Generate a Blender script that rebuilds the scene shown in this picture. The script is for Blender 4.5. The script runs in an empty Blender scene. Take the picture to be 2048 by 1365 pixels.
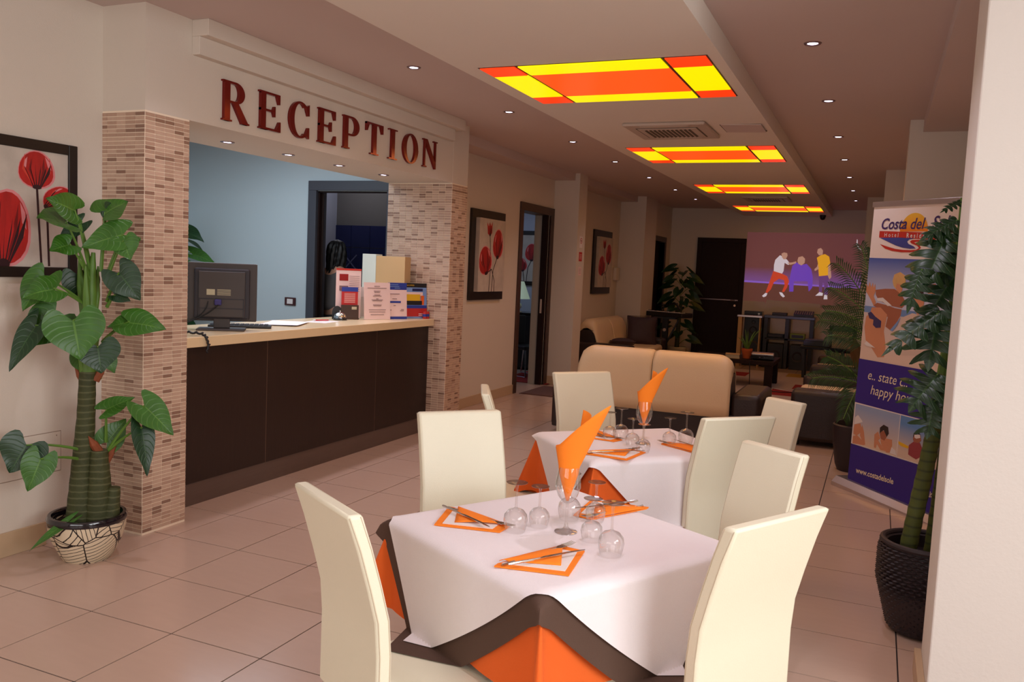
import bpy, bmesh, math, random
from mathutils import Vector, Matrix
R = math.radians
random.seed(7)
C = bpy.context.scene.collection
S = bpy.context.scene

# ------------------------------------------------------------------ camera, world, light, exposure
cd = bpy.data.cameras.new('camera'); cam = bpy.data.objects.new('camera', cd); C.objects.link(cam)
def cam_matrix(yaw, pitch, roll, loc):
    f = Vector((-math.sin(yaw)*math.cos(pitch), math.cos(yaw)*math.cos(pitch), -math.sin(pitch)))
    r = f.cross(Vector((0, 0, 1))).normalized(); u = r.cross(f)
    c, s = math.cos(roll), math.sin(roll)
    r2, u2 = c*r + s*u, -s*r + c*u
    m = Matrix((r2, u2, -f)).transposed().to_4x4(); m.translation = loc
    return m
CAM = Vector((3.643, -2.663, 1.636))
cam.matrix_world = cam_matrix(0.40660094, 0.0860247, 0.04527871, CAM)
cd.sensor_width = 36.0; cd.lens = 1684.9/2048*36; cd.clip_start = 0.05; cd.clip_end = 100
S.camera = cam
S.view_settings.view_transform = 'Standard'; S.view_settings.look = 'None'
S.view_settings.gamma = 1.0; S.view_settings.use_curve_mapping = False
S.view_settings.exposure = 0.0
S.cycles.use_denoising = True
S.cycles.max_bounces = 8; S.cycles.transparent_max_bounces = 16
S.cycles.sample_clamp_indirect = 4.0
w = bpy.data.worlds.new('world'); S.world = w; w.use_nodes = True
w.node_tree.nodes['Background'].inputs[0].default_value = (0.80, 0.88, 1.0, 1)
w.node_tree.nodes['Background'].inputs[1].default_value = 0.8

def light(name, typ, loc, power, color, parent=None, **kw):
    d = bpy.data.lights.new(name, typ); d.energy = power; d.color = color
    for k, v in kw.items():
        if k not in ('rot', 'aim'): setattr(d, k, v)
    o = bpy.data.objects.new(name, d); C.objects.link(o); o.location = loc
    if parent: o.parent = parent
    if 'rot' in kw: o.rotation_euler = kw['rot']
    if 'aim' in kw: o.rotation_euler = (Vector(kw['aim'])-Vector(loc)).to_track_quat('-Z', 'Y').to_euler()
    return o
# daylight entering through the glazed front on the right of the photographer
light('daylight', 'AREA', (6.60, -2.2, 2.05), 205, (0.95, 0.99, 1.0), shape='RECTANGLE', size=1.7, size_y=3.6, rot=(0, R(56), 0))
light('daylight_front', 'AREA', (2.6, -6.4, 1.9), 120, (0.98, 0.97, 1.0), shape='RECTANGLE', size=5.0, size_y=1.8, rot=(R(90), 0, 0))
light('reception_lamp', 'AREA', (-2.0, 3.0, 2.95), 46, (0.72, 0.86, 1.0), shape='RECTANGLE', size=1.6, size_y=2.4)
light('washroom_fill', 'POINT', (-2.6, 6.4, 2.8), 5, (.85, .88, 1.0), shadow_soft_size=.1)  # unseen fill added so the person shows in the dark doorway
light('office_lamp', 'AREA', (-2.2, 9.0, 2.9), 10, (0.62, 0.76, 1.0), shape='RECTANGLE', size=1.2, size_y=1.2)

# ------------------------------------------------------------------ helpers
def lin(c):
    return tuple(((x/255)/12.92 if x/255 <= .04045 else ((x/255+.055)/1.055)**2.4) for x in c) + (1,)
MATS = {}
def mat(name, col, rough=.5, metal=0., var=0., vscale=8., bump=0., bscale=60., spec=.5, emit=None, es=1., coat=0., stretch=None):
    if name in MATS: return MATS[name]
    m = bpy.data.materials.new(name); m.use_nodes = True; nt = m.node_tree; b = nt.nodes['Principled BSDF']
    b.inputs['Base Color'].default_value = lin(col); b.inputs['Roughness'].default_value = rough
    b.inputs['Metallic'].default_value = metal; b.inputs['Specular IOR Level'].default_value = spec
    b.inputs['Coat Weight'].default_value = coat
    tc = nt.nodes.new('ShaderNodeTexCoord'); mp = nt.nodes.new('ShaderNodeMapping'); nt.links.new(tc.outputs['Object'], mp.inputs[0])
    if stretch: mp.inputs['Scale'].default_value = stretch
    if var > 0:
        n = nt.nodes.new('ShaderNodeTexNoise'); n.inputs['Scale'].default_value = vscale; n.inputs['Detail'].default_value = 4
        r = nt.nodes.new('ShaderNodeMapRange'); r.inputs['To Min'].default_value = 1-var; r.inputs['To Max'].default_value = 1+var
        h = nt.nodes.new('ShaderNodeHueSaturation'); h.inputs['Color'].default_value = lin(col)
        nt.links.new(mp.outputs[0], n.inputs['Vector']); nt.links.new(n.outputs['Fac'], r.inputs['Value'])
        nt.links.new(r.outputs[0], h.inputs['Value']); nt.links.new(h.outputs[0], b.inputs['Base Color'])
    if bump > 0:
        n2 = nt.nodes.new('ShaderNodeTexNoise'); n2.inputs['Scale'].default_value = bscale; n2.inputs['Detail'].default_value = 3
        bp = nt.nodes.new('ShaderNodeBump'); bp.inputs['Strength'].default_value = bump; bp.inputs['Distance'].default_value = .01
        nt.links.new(mp.outputs[0], n2.inputs['Vector']); nt.links.new(n2.outputs['Fac'], bp.inputs['Height']); nt.links.new(bp.outputs[0], b.inputs['Normal'])
    if emit is not None:
        b.inputs['Emission Color'].default_value = lin(emit); b.inputs['Emission Strength'].default_value = es
    MATS[name] = m
    return m

class MB:
    def __init__(s): s.v = []; s.f = []; s.mi = []; s.uv = None
    def add(s, vs, fs, mi=0):
        o = len(s.v); s.v += [tuple(x) for x in vs]; s.f += [tuple(i+o for i in f) for f in fs]; s.mi += [mi]*len(fs); return s
    def box(s, x0, x1, y0, y1, z0, z1, mi=0):
        v = [(x, y, z) for z in (z0, z1) for y in (y0, y1) for x in (x0, x1)]
        return s.add(v, [(0,2,3,1), (4,5,7,6), (0,1,5,4), (2,6,7,3), (0,4,6,2), (1,3,7,5)], mi)
    def obox(s, c, ax, ay, az, mi=0):
        c, ax, ay, az = map(Vector, (c, ax, ay, az))
        v = [c+ax*i+ay*j+az*k for k in (-1, 1) for j in (-1, 1) for i in (-1, 1)]
        return s.add(v, [(0,2,3,1), (4,5,7,6), (0,1,5,4), (2,6,7,3), (0,4,6,2), (1,3,7,5)], mi)
    def tube(s, path, rad, n=8, mi=0, caps=True, flat=None):
        path = [Vector(p) for p in path]; m = len(path)
        rad = rad if isinstance(rad, (list, tuple)) else [rad]*m
        rings = []; prev = None
        for i, p in enumerate(path):
            t = (path[min(i+1, m-1)]-path[max(i-1, 0)])
            t = t.normalized() if t.length > 1e-9 else Vector((0, 0, 1))
            if prev is None:
                a = Vector((0, 0, 1)) if abs(t.z) < .9 else Vector((1, 0, 0))
                u = t.cross(a).normalized()
            else:
                u = (prev - t*prev.dot(t)).normalized()
            prev = u; v = t.cross(u)
            rings.append([p + (u*math.cos(2*math.pi*k/n) + v*math.sin(2*math.pi*k/n))*rad[i] for k in range(n)])
        vs = [q for r in rings for q in r]
        fs = [(i*n+k, i*n+(k+1) % n, (i+1)*n+(k+1) % n, (i+1)*n+k) for i in range(m-1) for k in range(n)]
        if caps: fs += [tuple(range(n))[::-1], tuple((m-1)*n+k for k in range(n))]
        return s.add(vs, fs, mi)
    def lathe(s, prof, n=24, c=(0, 0, 0), mi=0):
        cx, cy, cz = c; vs = []; m = len(prof)
        for r, z in prof:
            vs += [(cx+r*math.cos(2*math.pi*k/n), cy+r*math.sin(2*math.pi*k/n), cz+z) for k in range(n)]
        fs = [(i*n+k, i*n+(k+1) % n, (i+1)*n+(k+1) % n, (i+1)*n+k) for i in range(m-1) for k in range(n)]
        return s.add(vs, fs, mi)
    def prism(s, poly, fn, h0, h1, mi=0):
        a = sum(poly[i][0]*poly[(i+1) % len(poly)][1]-poly[(i+1) % len(poly)][0]*poly[i][1] for i in range(len(poly)))
        if a < 0: poly = poly[::-1]
        n = len(poly); vs = [fn(p[0], p[1], h0) for p in poly]+[fn(p[0], p[1], h1) for p in poly]
        fs = [tuple(range(n))[::-1], tuple(range(n, 2*n))]+[(i, (i+1) % n, n+(i+1) % n, n+i) for i in range(n)]
        return s.add(vs, fs, mi)
    def grid(s, fn, nu, nv, mi=0):
        vs = [fn(i/nu, j/nv) for j in range(nv+1) for i in range(nu+1)]
        fs = [(j*(nu+1)+i, j*(nu+1)+i+1, (j+1)*(nu+1)+i+1, (j+1)*(nu+1)+i) for j in range(nv) for i in range(nu)]
        s.uv = [(i/nu, j/nv) for j in range(nv+1) for i in range(nu+1)]
        return s.add(vs, fs, mi)
    def build(s, name, m, parent=None, smooth=False, loc=None, bevel=0, solid=0, kind=None, label=None):
        me = bpy.data.meshes.new(name); me.from_pydata(s.v, [], s.f)
        ms = m if isinstance(m, (list, tuple)) else [m]
        for x in ms: me.materials.append(x)
        if len(ms) > 1: me.polygons.foreach_set('material_index', s.mi)
        if s.uv and len(s.uv) == len(s.v):
            l = me.uv_layers.new(name='uv')
            for lp in me.loops: l.data[lp.index].uv = s.uv[lp.vertex_index]
        bm = bmesh.new(); bm.from_mesh(me); bmesh.ops.recalc_face_normals(bm, faces=bm.faces) if not s.uv else None; bm.to_mesh(me); bm.free()
        if smooth:
            me.polygons.foreach_set('use_smooth', [True]*len(me.polygons)); me.set_sharp_from_angle(angle=R(42))
        o = bpy.data.objects.new(name, me); C.objects.link(o)
        if loc: o.location = loc
        if parent: o.parent = parent
        if solid:
            md = o.modifiers.new('thickness', 'SOLIDIFY'); md.thickness = solid; md.offset = 0
        if bevel:
            md = o.modifiers.new('bevel', 'BEVEL'); md.width = bevel; md.segments = 2; md.limit_method = 'ANGLE'; md.angle_limit = R(40)
            if smooth: me.polygons.foreach_set('use_smooth', [True]*len(me.polygons))
        if kind: o['kind'] = kind
        if label: o['label'] = label
        return o
def tag(o, label, cat, group=None):
    o['label'] = label; o['category'] = cat
    if group: o['group'] = group
    return o
def thing(name, label, cat, loc=(0, 0, 0), rz=0, group=None):
    o = bpy.data.objects.new(name, None); C.objects.link(o); o.location = loc; o.rotation_euler = (0, 0, rz)
    o.empty_display_size = .1
    return tag(o, label, cat, group)
def struct(name, mb, m, **kw): return mb.build(name, m, kind='structure', **kw)
def dup(root, loc=None, rz=None, label=None, group=None, scale=None):
    r = root.copy(); C.objects.link(r)
    if loc is not None: r.location = loc
    if rz is not None: r.rotation_euler = (0, 0, rz)
    if scale: r.scale = scale
    if label: r['label'] = label
    if group: r['group'] = group
    for ch in list(root.children):
        c = ch.copy(); C.objects.link(c); c.parent = r
        for g in list(ch.children):
            d = g.copy(); C.objects.link(d); d.parent = c
    return r
def arc(cx, cy, rx, ry, a0, a1, n=14):
    return [(cx+rx*math.cos(R(a0+(a1-a0)*i/n)), cy+ry*math.sin(R(a0+(a1-a0)*i/n))) for i in range(n+1)]
def bez(p0, p1, p2, n=8):
    p0, p1, p2 = map(Vector, (p0, p1, p2))
    return [p0*(1-t)**2 + p1*2*t*(1-t) + p2*t*t for t in (i/n for i in range(n+1))]
def text_obj(name, body, m, size, fn, parent=None, depth=.0006, shear=0., bold=0.):
    """lettering as flat mesh: fn maps (a, b, h) on the surface to 3-D"""
    cu = bpy.data.curves.new(name, 'FONT'); cu.body = body; cu.size = size; cu.shear = shear; cu.offset = bold; cu.resolution_u = 3
    to = bpy.data.objects.new(name, cu); C.objects.link(to)
    dg = bpy.context.evaluated_depsgraph_get(); me = bpy.data.meshes.new_from_object(to.evaluated_get(dg))
    bpy.data.objects.remove(to); bpy.data.curves.remove(cu)
    wd = max((v.co.x for v in me.vertices), default=1)
    for v in me.vertices: v.co = Vector(fn(v.co.x, v.co.y, depth))
    me.materials.clear(); me.materials.append(m)
    o = bpy.data.objects.new(name, me); C.objects.link(o)
    if parent: o.parent = parent
    return o
ALO=[(-0.143,0.421,1.832,-0.154,0.283,1.876,0.967,0.005,0.254,0.13),(-0.146,0.371,1.773,-0.181,0.251,1.786,0.446,-0.039,0.894,0.222),(-0.07,0.539,1.833,-0.022,0.629,1.898,0.142,-0.633,0.761,0.198),(-0.08,0.559,1.842,-0.07,0.618,1.802,0.962,0.026,0.271,0.09),(-0.111,0.366,1.658,-0.133,0.277,1.624,0.643,-0.406,0.649,0.113),(0.045,0.553,1.723,-0.054,0.403,1.653,0.652,-0.629,0.424,0.138),(0.061,0.541,1.689,0.11,0.537,1.598,0.609,-0.708,0.358,0.113),(-0.181,0.485,1.768,-0.247,0.406,1.666,0.584,-0.779,0.228,0.073),(0.063,0.512,1.523,0.152,0.556,1.397,0.644,-0.739,0.197,0.143),(-0.001,0.545,1.406,0.045,0.6,1.378,0.801,-0.488,0.347,0.061),(-0.208,0.296,1.486,-0.226,0.197,1.333,0.454,-0.772,0.445,0.141),(-0.126,0.285,1.435,-0.184,0.17,1.397,0.535,-0.494,0.686,0.143),(-0.183,0.483,1.493,-0.181,0.531,1.35,0.794,-0.578,-0.189,0.145),(-0.194,0.236,1.246,-0.241,0.133,1.038,0.413,-0.85,0.327,0.105),(-0.177,0.333,1.288,-0.257,0.239,1.142,0.599,-0.78,0.181,0.173),(-0.008,0.302,1.281,0.042,0.299,1.102,0.743,-0.633,0.217,0.226),(0.079,0.563,1.269,0.003,0.503,1.244,0.225,-0.61,0.76,0.107),(0.094,0.549,1.271,0.257,0.619,1.248,0.367,-0.638,0.677,0.144),(0.062,0.386,1.149,0.087,0.385,1.025,0.748,-0.645,0.157,0.166),(-0.128,0.439,1.077,-0.12,0.48,0.99,0.834,-0.526,-0.167,0.084),(-0.058,0.555,1.066,-0.039,0.576,0.992,0.87,-0.488,0.07,0.063),(-0.026,0.514,0.804,0.055,0.611,0.862,0.426,-0.698,0.576,0.089),(0.158,0.595,0.832,0.287,0.656,0.692,0.723,-0.54,0.431,0.134),(0.152,0.587,0.716,0.214,0.568,0.484,0.888,-0.372,0.269,0.095),(-0.061,0.55,0.617,-0.021,0.63,0.728,0.737,-0.647,0.196,0.115),(-0.219,0.205,0.642,-0.248,0.14,0.518,0.775,-0.615,0.146,0.178),(-0.147,0.229,0.576,-0.166,0.175,0.429,0.768,-0.627,0.131,0.127),(-0.195,0.515,0.245,-0.251,0.479,0.3,0.707,-0.638,0.305,0.087),(-0.123,0.601,0.209,-0.099,0.662,0.276,0.732,-0.616,0.291,0.088),(-0.086,0.333,0.238,-0.126,0.161,0.144,0.28,-0.511,0.813,0.046)]
ALO_STEM=[(-0.103,0.501,1.421),(-0.103,0.501,1.421),(-0.081,0.527,1.521),(-0.081,0.527,1.521),(-0.098,0.506,1.413),(-0.067,0.543,1.476),(-0.067,0.543,1.46),(-0.103,0.501,1.474),(-0.063,0.549,1.368),(-0.063,0.549,1.338),(-0.102,0.501,1.313),(-0.102,0.501,1.313),(-0.094,0.511,1.413),(-0.102,0.501,1.183),(-0.098,0.506,1.26),(-0.089,0.517,1.275),(-0.076,0.533,1.152),(-0.076,0.533,1.152),(-0.093,0.512,0.997),(-0.097,0.507,0.966),(-0.084,0.523,0.958)]
ALO_STEM2=[(-0.064,0.547,0.618),(-0.068,0.542,0.543),(-0.064,0.548,0.559),(-0.064,0.547,0.618),(-0.106,0.497,0.563),(-0.125,0.475,0.524),(-0.115,0.486,0.24),(-0.068,0.543,0.216),(-0.152,0.441,0.228)]
MON=[(3.953,1.649,2.029,3.876,1.604,1.981,-0.08,-0.662,0.745,0.056),(3.939,1.6,1.938,3.807,1.549,1.86,-0.151,-0.689,0.709,0.14),(3.902,1.582,1.872,3.83,1.487,1.657,-0.169,-0.879,0.446,0.157),(3.811,1.508,1.712,3.767,1.471,1.538,-0.317,-0.908,0.274,0.091),(3.962,1.638,1.785,3.886,1.603,1.676,-0.18,-0.894,0.411,0.112),(3.958,1.649,1.7,3.855,1.606,1.504,-0.195,-0.932,0.307,0.143),(3.889,1.523,1.519,3.693,1.416,1.354,-0.233,-0.667,0.708,0.102),(3.895,1.543,1.527,3.87,1.484,1.295,-0.21,-0.942,0.26,0.181),(3.909,1.502,1.25,3.814,1.448,1.1,-0.16,-0.893,0.42,0.162),(3.907,1.482,1.132,3.888,1.453,0.984,-0.225,-0.951,0.214,0.127),(3.954,1.649,1.191,3.949,1.599,1.035,-0.239,-0.923,0.301,0.109)]
PALM=[(3.642,5.35,1.332,3.292,5.251,1.808),(3.635,5.35,1.419,3.472,5.35,1.97),(3.645,5.25,1.293,3.256,5.201,1.597),(3.632,5.25,1.249,3.237,5.151,1.391),(3.627,5.25,1.161,3.202,5.151,1.311),(3.63,5.25,1.118,3.263,5.201,1.172),(3.577,5.23,0.766,3.172,5.101,0.798),(3.575,5.23,0.788,3.278,5.151,0.992),(3.557,5.2,0.767,3.449,5.1,0.471),(3.66,5.35,1.508,3.567,5.4,1.94)]
BAN={'edges':[(0.0,2.243),(0.021,1.844),(0.013,1.045)],'hair':[(0.289,1.678),(0.301,1.726),(0.36,1.747),(0.419,1.722),(0.428,1.664),(0.393,1.654),(0.336,1.661),(0.329,1.622),(0.304,1.643)],'face_a':[(0.322,1.67),(0.37,1.684),(0.399,1.654),(0.399,1.611),(0.378,1.591),(0.341,1.609),(0.32,1.643)],'back_a':[(0.112,1.601),(0.216,1.615),(0.317,1.619),(0.398,1.581),(0.456,1.519),(0.413,1.482),(0.312,1.489),(0.233,1.503),(0.151,1.526),(0.115,1.565)],'top_a':[(0.133,1.537),(0.2,1.546),(0.305,1.493),(0.261,1.486),(0.205,1.515),(0.145,1.516)],'hand':[(0.004,1.579),(-0.0,1.643),(0.022,1.616),(0.033,1.657),(0.056,1.617),(0.071,1.654),(0.084,1.613),(0.099,1.646),(0.111,1.592),(0.093,1.55),(0.127,1.506),(0.108,1.474),(0.071,1.517),(0.039,1.548)],'arm_b':[(0.098,1.478),(0.141,1.503),(0.234,1.494),(0.339,1.477),(0.414,1.473),(0.409,1.429),(0.359,1.347),(0.314,1.308),(0.259,1.33),(0.274,1.403),(0.189,1.451)],'hip':[(0.086,1.463),(0.186,1.469),(0.265,1.42),(0.255,1.357),(0.246,1.293),(0.282,1.18),(0.275,1.098),(0.205,1.086),(0.112,1.163),(0.051,1.203),(0.022,1.302),(0.03,1.386),(0.073,1.417)],'bikini':[(0.049,1.415),(0.085,1.428),(0.138,1.394),(0.208,1.367),(0.209,1.317),(0.157,1.309),(0.121,1.329),(0.121,1.37),(0.073,1.375)],'bikini_b':[(0.042,1.174),(0.066,1.195),(0.124,1.173),(0.168,1.155),(0.113,1.158),(0.072,1.159)],'shirt':[(0.423,1.413),(0.526,1.454),(0.597,1.45),(0.655,1.445),(0.717,1.332),(0.731,1.167),(0.453,1.136),(0.397,1.262)],'shorts_b':[(0.314,1.308),(0.369,1.365),(0.411,1.412),(0.384,1.349),(0.341,1.301)],'face_b':[(0.505,1.572),(0.515,1.6),(0.571,1.622),(0.62,1.601),(0.633,1.536),(0.62,1.468),(0.583,1.447),(0.548,1.476),(0.521,1.522)],'hair_b':[(0.494,1.572),(0.501,1.615),(0.556,1.64),(0.61,1.629),(0.629,1.578),(0.615,1.598),(0.567,1.607),(0.517,1.59),(0.512,1.547)],'smile':[(0.549,1.498),(0.579,1.491),(0.606,1.505),(0.592,1.483),(0.569,1.48)],'teeth':[(0.555,1.496),(0.579,1.49),(0.601,1.502),(0.589,1.489),(0.57,1.486)],'legs_c':[(0.701,1.18),(0.734,1.184),(0.749,1.085),(0.71,1.08)],'arm_c':[(0.655,1.595),(0.678,1.671),(0.721,1.68),(0.749,1.64),(0.722,1.598),(0.691,1.58)],'p1':[(0.004,1.357),(0.005,1.045),(0.884,1.07),(0.831,1.416)],'strip':[(0.009,0.68),(0.016,0.361),(0.722,0.392),(0.706,0.693)],'splitline':[(0.512,0.697),(0.537,0.383)],'hat':[(0.019,0.522),(0.021,0.58),(0.052,0.604),(0.099,0.575),(0.113,0.561),(0.062,0.54)],'face_d':[(0.017,0.484),(0.022,0.523),(0.09,0.545),(0.109,0.511),(0.101,0.472),(0.057,0.439),(0.02,0.446)],'arm_d':[(0.097,0.452),(0.112,0.54),(0.14,0.489),(0.169,0.392),(0.149,0.386)],'body_d':[(0.02,0.369),(0.016,0.426),(0.063,0.445),(0.138,0.414),(0.156,0.385),(0.102,0.378)],'hair_e':[(0.319,0.516),(0.316,0.561),(0.353,0.591),(0.403,0.583),(0.416,0.536),(0.398,0.51),(0.359,0.552),(0.33,0.528)],'face_e':[(0.319,0.516),(0.334,0.542),(0.367,0.544),(0.398,0.51),(0.378,0.474),(0.338,0.479)],'arm_e':[(0.271,0.396),(0.262,0.495),(0.298,0.526),(0.331,0.482),(0.308,0.459),(0.367,0.417),(0.408,0.399),(0.344,0.394),(0.299,0.43),(0.291,0.396)],'body_e':[(0.332,0.473),(0.394,0.495),(0.457,0.499),(0.463,0.456),(0.447,0.398),(0.41,0.39),(0.351,0.432)],'torso_e':[(0.452,0.445),(0.505,0.429),(0.516,0.396),(0.448,0.394)],'hair_f':[(0.667,0.565),(0.673,0.601),(0.717,0.616),(0.737,0.601),(0.708,0.6),(0.681,0.585)],'face_f':[(0.669,0.553),(0.675,0.589),(0.738,0.597),(0.749,0.561),(0.729,0.539),(0.683,0.534)],'mask_f':[(0.678,0.589),(0.731,0.6),(0.74,0.58),(0.702,0.564),(0.684,0.569)],'body_f':[(0.637,0.433),(0.635,0.502),(0.677,0.537),(0.74,0.542),(0.769,0.505),(0.755,0.442),(0.719,0.417),(0.676,0.424)],'flipper':[(0.525,0.505),(0.581,0.499),(0.636,0.492),(0.627,0.474),(0.56,0.475),(0.53,0.484)],'lowband':[(0.004,0.358),(0.021,0.066)],'txt1':[(0.117,0.908),(0.618,0.924)],'txt2':[(0.165,0.801),(0.629,0.813)],'txt3':[(0.094,0.152),(0.547,0.198)],'txt3b':[(0.813,0.203),(0.911,0.193)],'za':[(0.82,0.182),(0.907,0.191)],'sun':[(0.313,2.046),(0.448,2.175),(0.594,2.045),(0.467,2.05)],'redbar':[(0.09,2.051),(0.096,2.011),(0.527,2.039),(0.533,2.0)],'sea':[(0.1,2.0),(0.194,1.97),(0.278,1.944),(0.358,1.927),(0.434,1.92),(0.493,1.923),(0.469,1.939),(0.414,1.955),(0.398,1.972),(0.417,1.987),(0.482,1.996),(0.308,2.002)],'swoosh':[(0.107,1.952),(0.2,1.932),(0.282,1.917),(0.36,1.911),(0.444,1.91),(0.502,1.914),(0.526,1.927),(0.505,1.943),(0.451,1.957),(0.427,1.971),(0.447,1.984),(0.535,1.987),(0.537,1.974),(0.486,1.97),(0.472,1.965),(0.526,1.948),(0.544,1.927),(0.511,1.904),(0.438,1.894),(0.348,1.893),(0.244,1.902),(0.17,1.918)],'costa':[(0.098,2.067),(0.356,2.064),(0.086,2.171)],'del':[(0.413,2.065),(0.58,2.067)],'S':[(0.623,2.106),(0.677,2.165)],'hotel':[(0.147,2.014),(0.334,2.01),(0.387,2.01),(0.531,2.01)]}
PRJ={'frame':[(1.022,2.555),(3.308,2.573),(2.886,1.124),(1.64,1.228),(2.649,1.109),(1.231,1.205)],'line':[(1.147,1.574),(2.852,1.588)],'a_shirt':[(1.767,2.031),(1.847,2.122),(1.905,2.095),(1.985,2.039),(2.047,1.962),(2.011,1.941),(1.942,1.978),(1.934,1.82),(1.909,1.769),(1.753,1.812),(1.749,1.931)],'a_arm':[(1.989,1.98),(2.083,1.993),(2.156,2.016),(2.15,1.976),(2.049,1.943)],'a_head':[(1.887,2.084),(1.873,2.153),(1.919,2.178),(1.976,2.166),(1.989,2.118),(1.956,2.047),(1.918,2.046)],'a_pants':[(1.744,1.812),(1.909,1.769),(2.007,1.724),(2.048,1.627),(2.022,1.507),(1.972,1.416),(1.933,1.424),(1.972,1.544),(1.956,1.643),(1.859,1.668),(1.769,1.594),(1.721,1.452),(1.658,1.379),(1.628,1.398),(1.691,1.61)],'a_shoe1':[(1.566,1.32),(1.629,1.384),(1.664,1.374),(1.643,1.318),(1.596,1.296)],'a_shoe2':[(1.881,1.411),(1.935,1.404),(1.993,1.332),(1.96,1.312),(1.91,1.353)],'b_jacket':[(2.088,1.925),(2.158,1.996),(2.255,1.951),(2.346,1.974),(2.436,1.88),(2.475,1.726),(2.48,1.53),(2.421,1.449),(2.388,1.643),(2.351,1.642),(2.137,1.631),(2.141,1.434),(2.066,1.43),(2.052,1.627),(2.069,1.786)],'b_head':[(2.174,2.026),(2.188,2.095),(2.261,2.117),(2.311,2.07),(2.308,1.992),(2.255,1.941),(2.197,1.968)],'c_shirt':[(2.522,2.098),(2.592,2.149),(2.664,2.171),(2.74,2.125),(2.767,2.01),(2.735,1.951),(2.756,1.777),(2.584,1.75),(2.548,2.001)],'c_head':[(2.519,2.195),(2.529,2.263),(2.582,2.284),(2.622,2.237),(2.619,2.159),(2.556,2.147)],'c_arm1':[(2.549,1.982),(2.571,1.886),(2.504,1.844),(2.492,1.882),(2.535,1.923)],'c_arm2':[(2.733,1.97),(2.772,1.991),(2.805,1.741),(2.775,1.701),(2.745,1.757)],'c_legs':[(2.584,1.75),(2.748,1.767),(2.765,1.409),(2.701,1.405),(2.686,1.619),(2.657,1.637),(2.661,1.452),(2.606,1.449)],'c_shoe1':[(2.546,1.377),(2.615,1.45),(2.681,1.433),(2.675,1.384)],'c_shoe2':[(2.698,1.317),(2.705,1.406),(2.756,1.399),(2.766,1.321)],'corner':[(3.201,2.466),(3.199,2.37),(3.24,2.295),(3.297,2.25),(3.295,2.269),(3.248,2.315),(3.22,2.38),(3.214,2.456)]}
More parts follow.
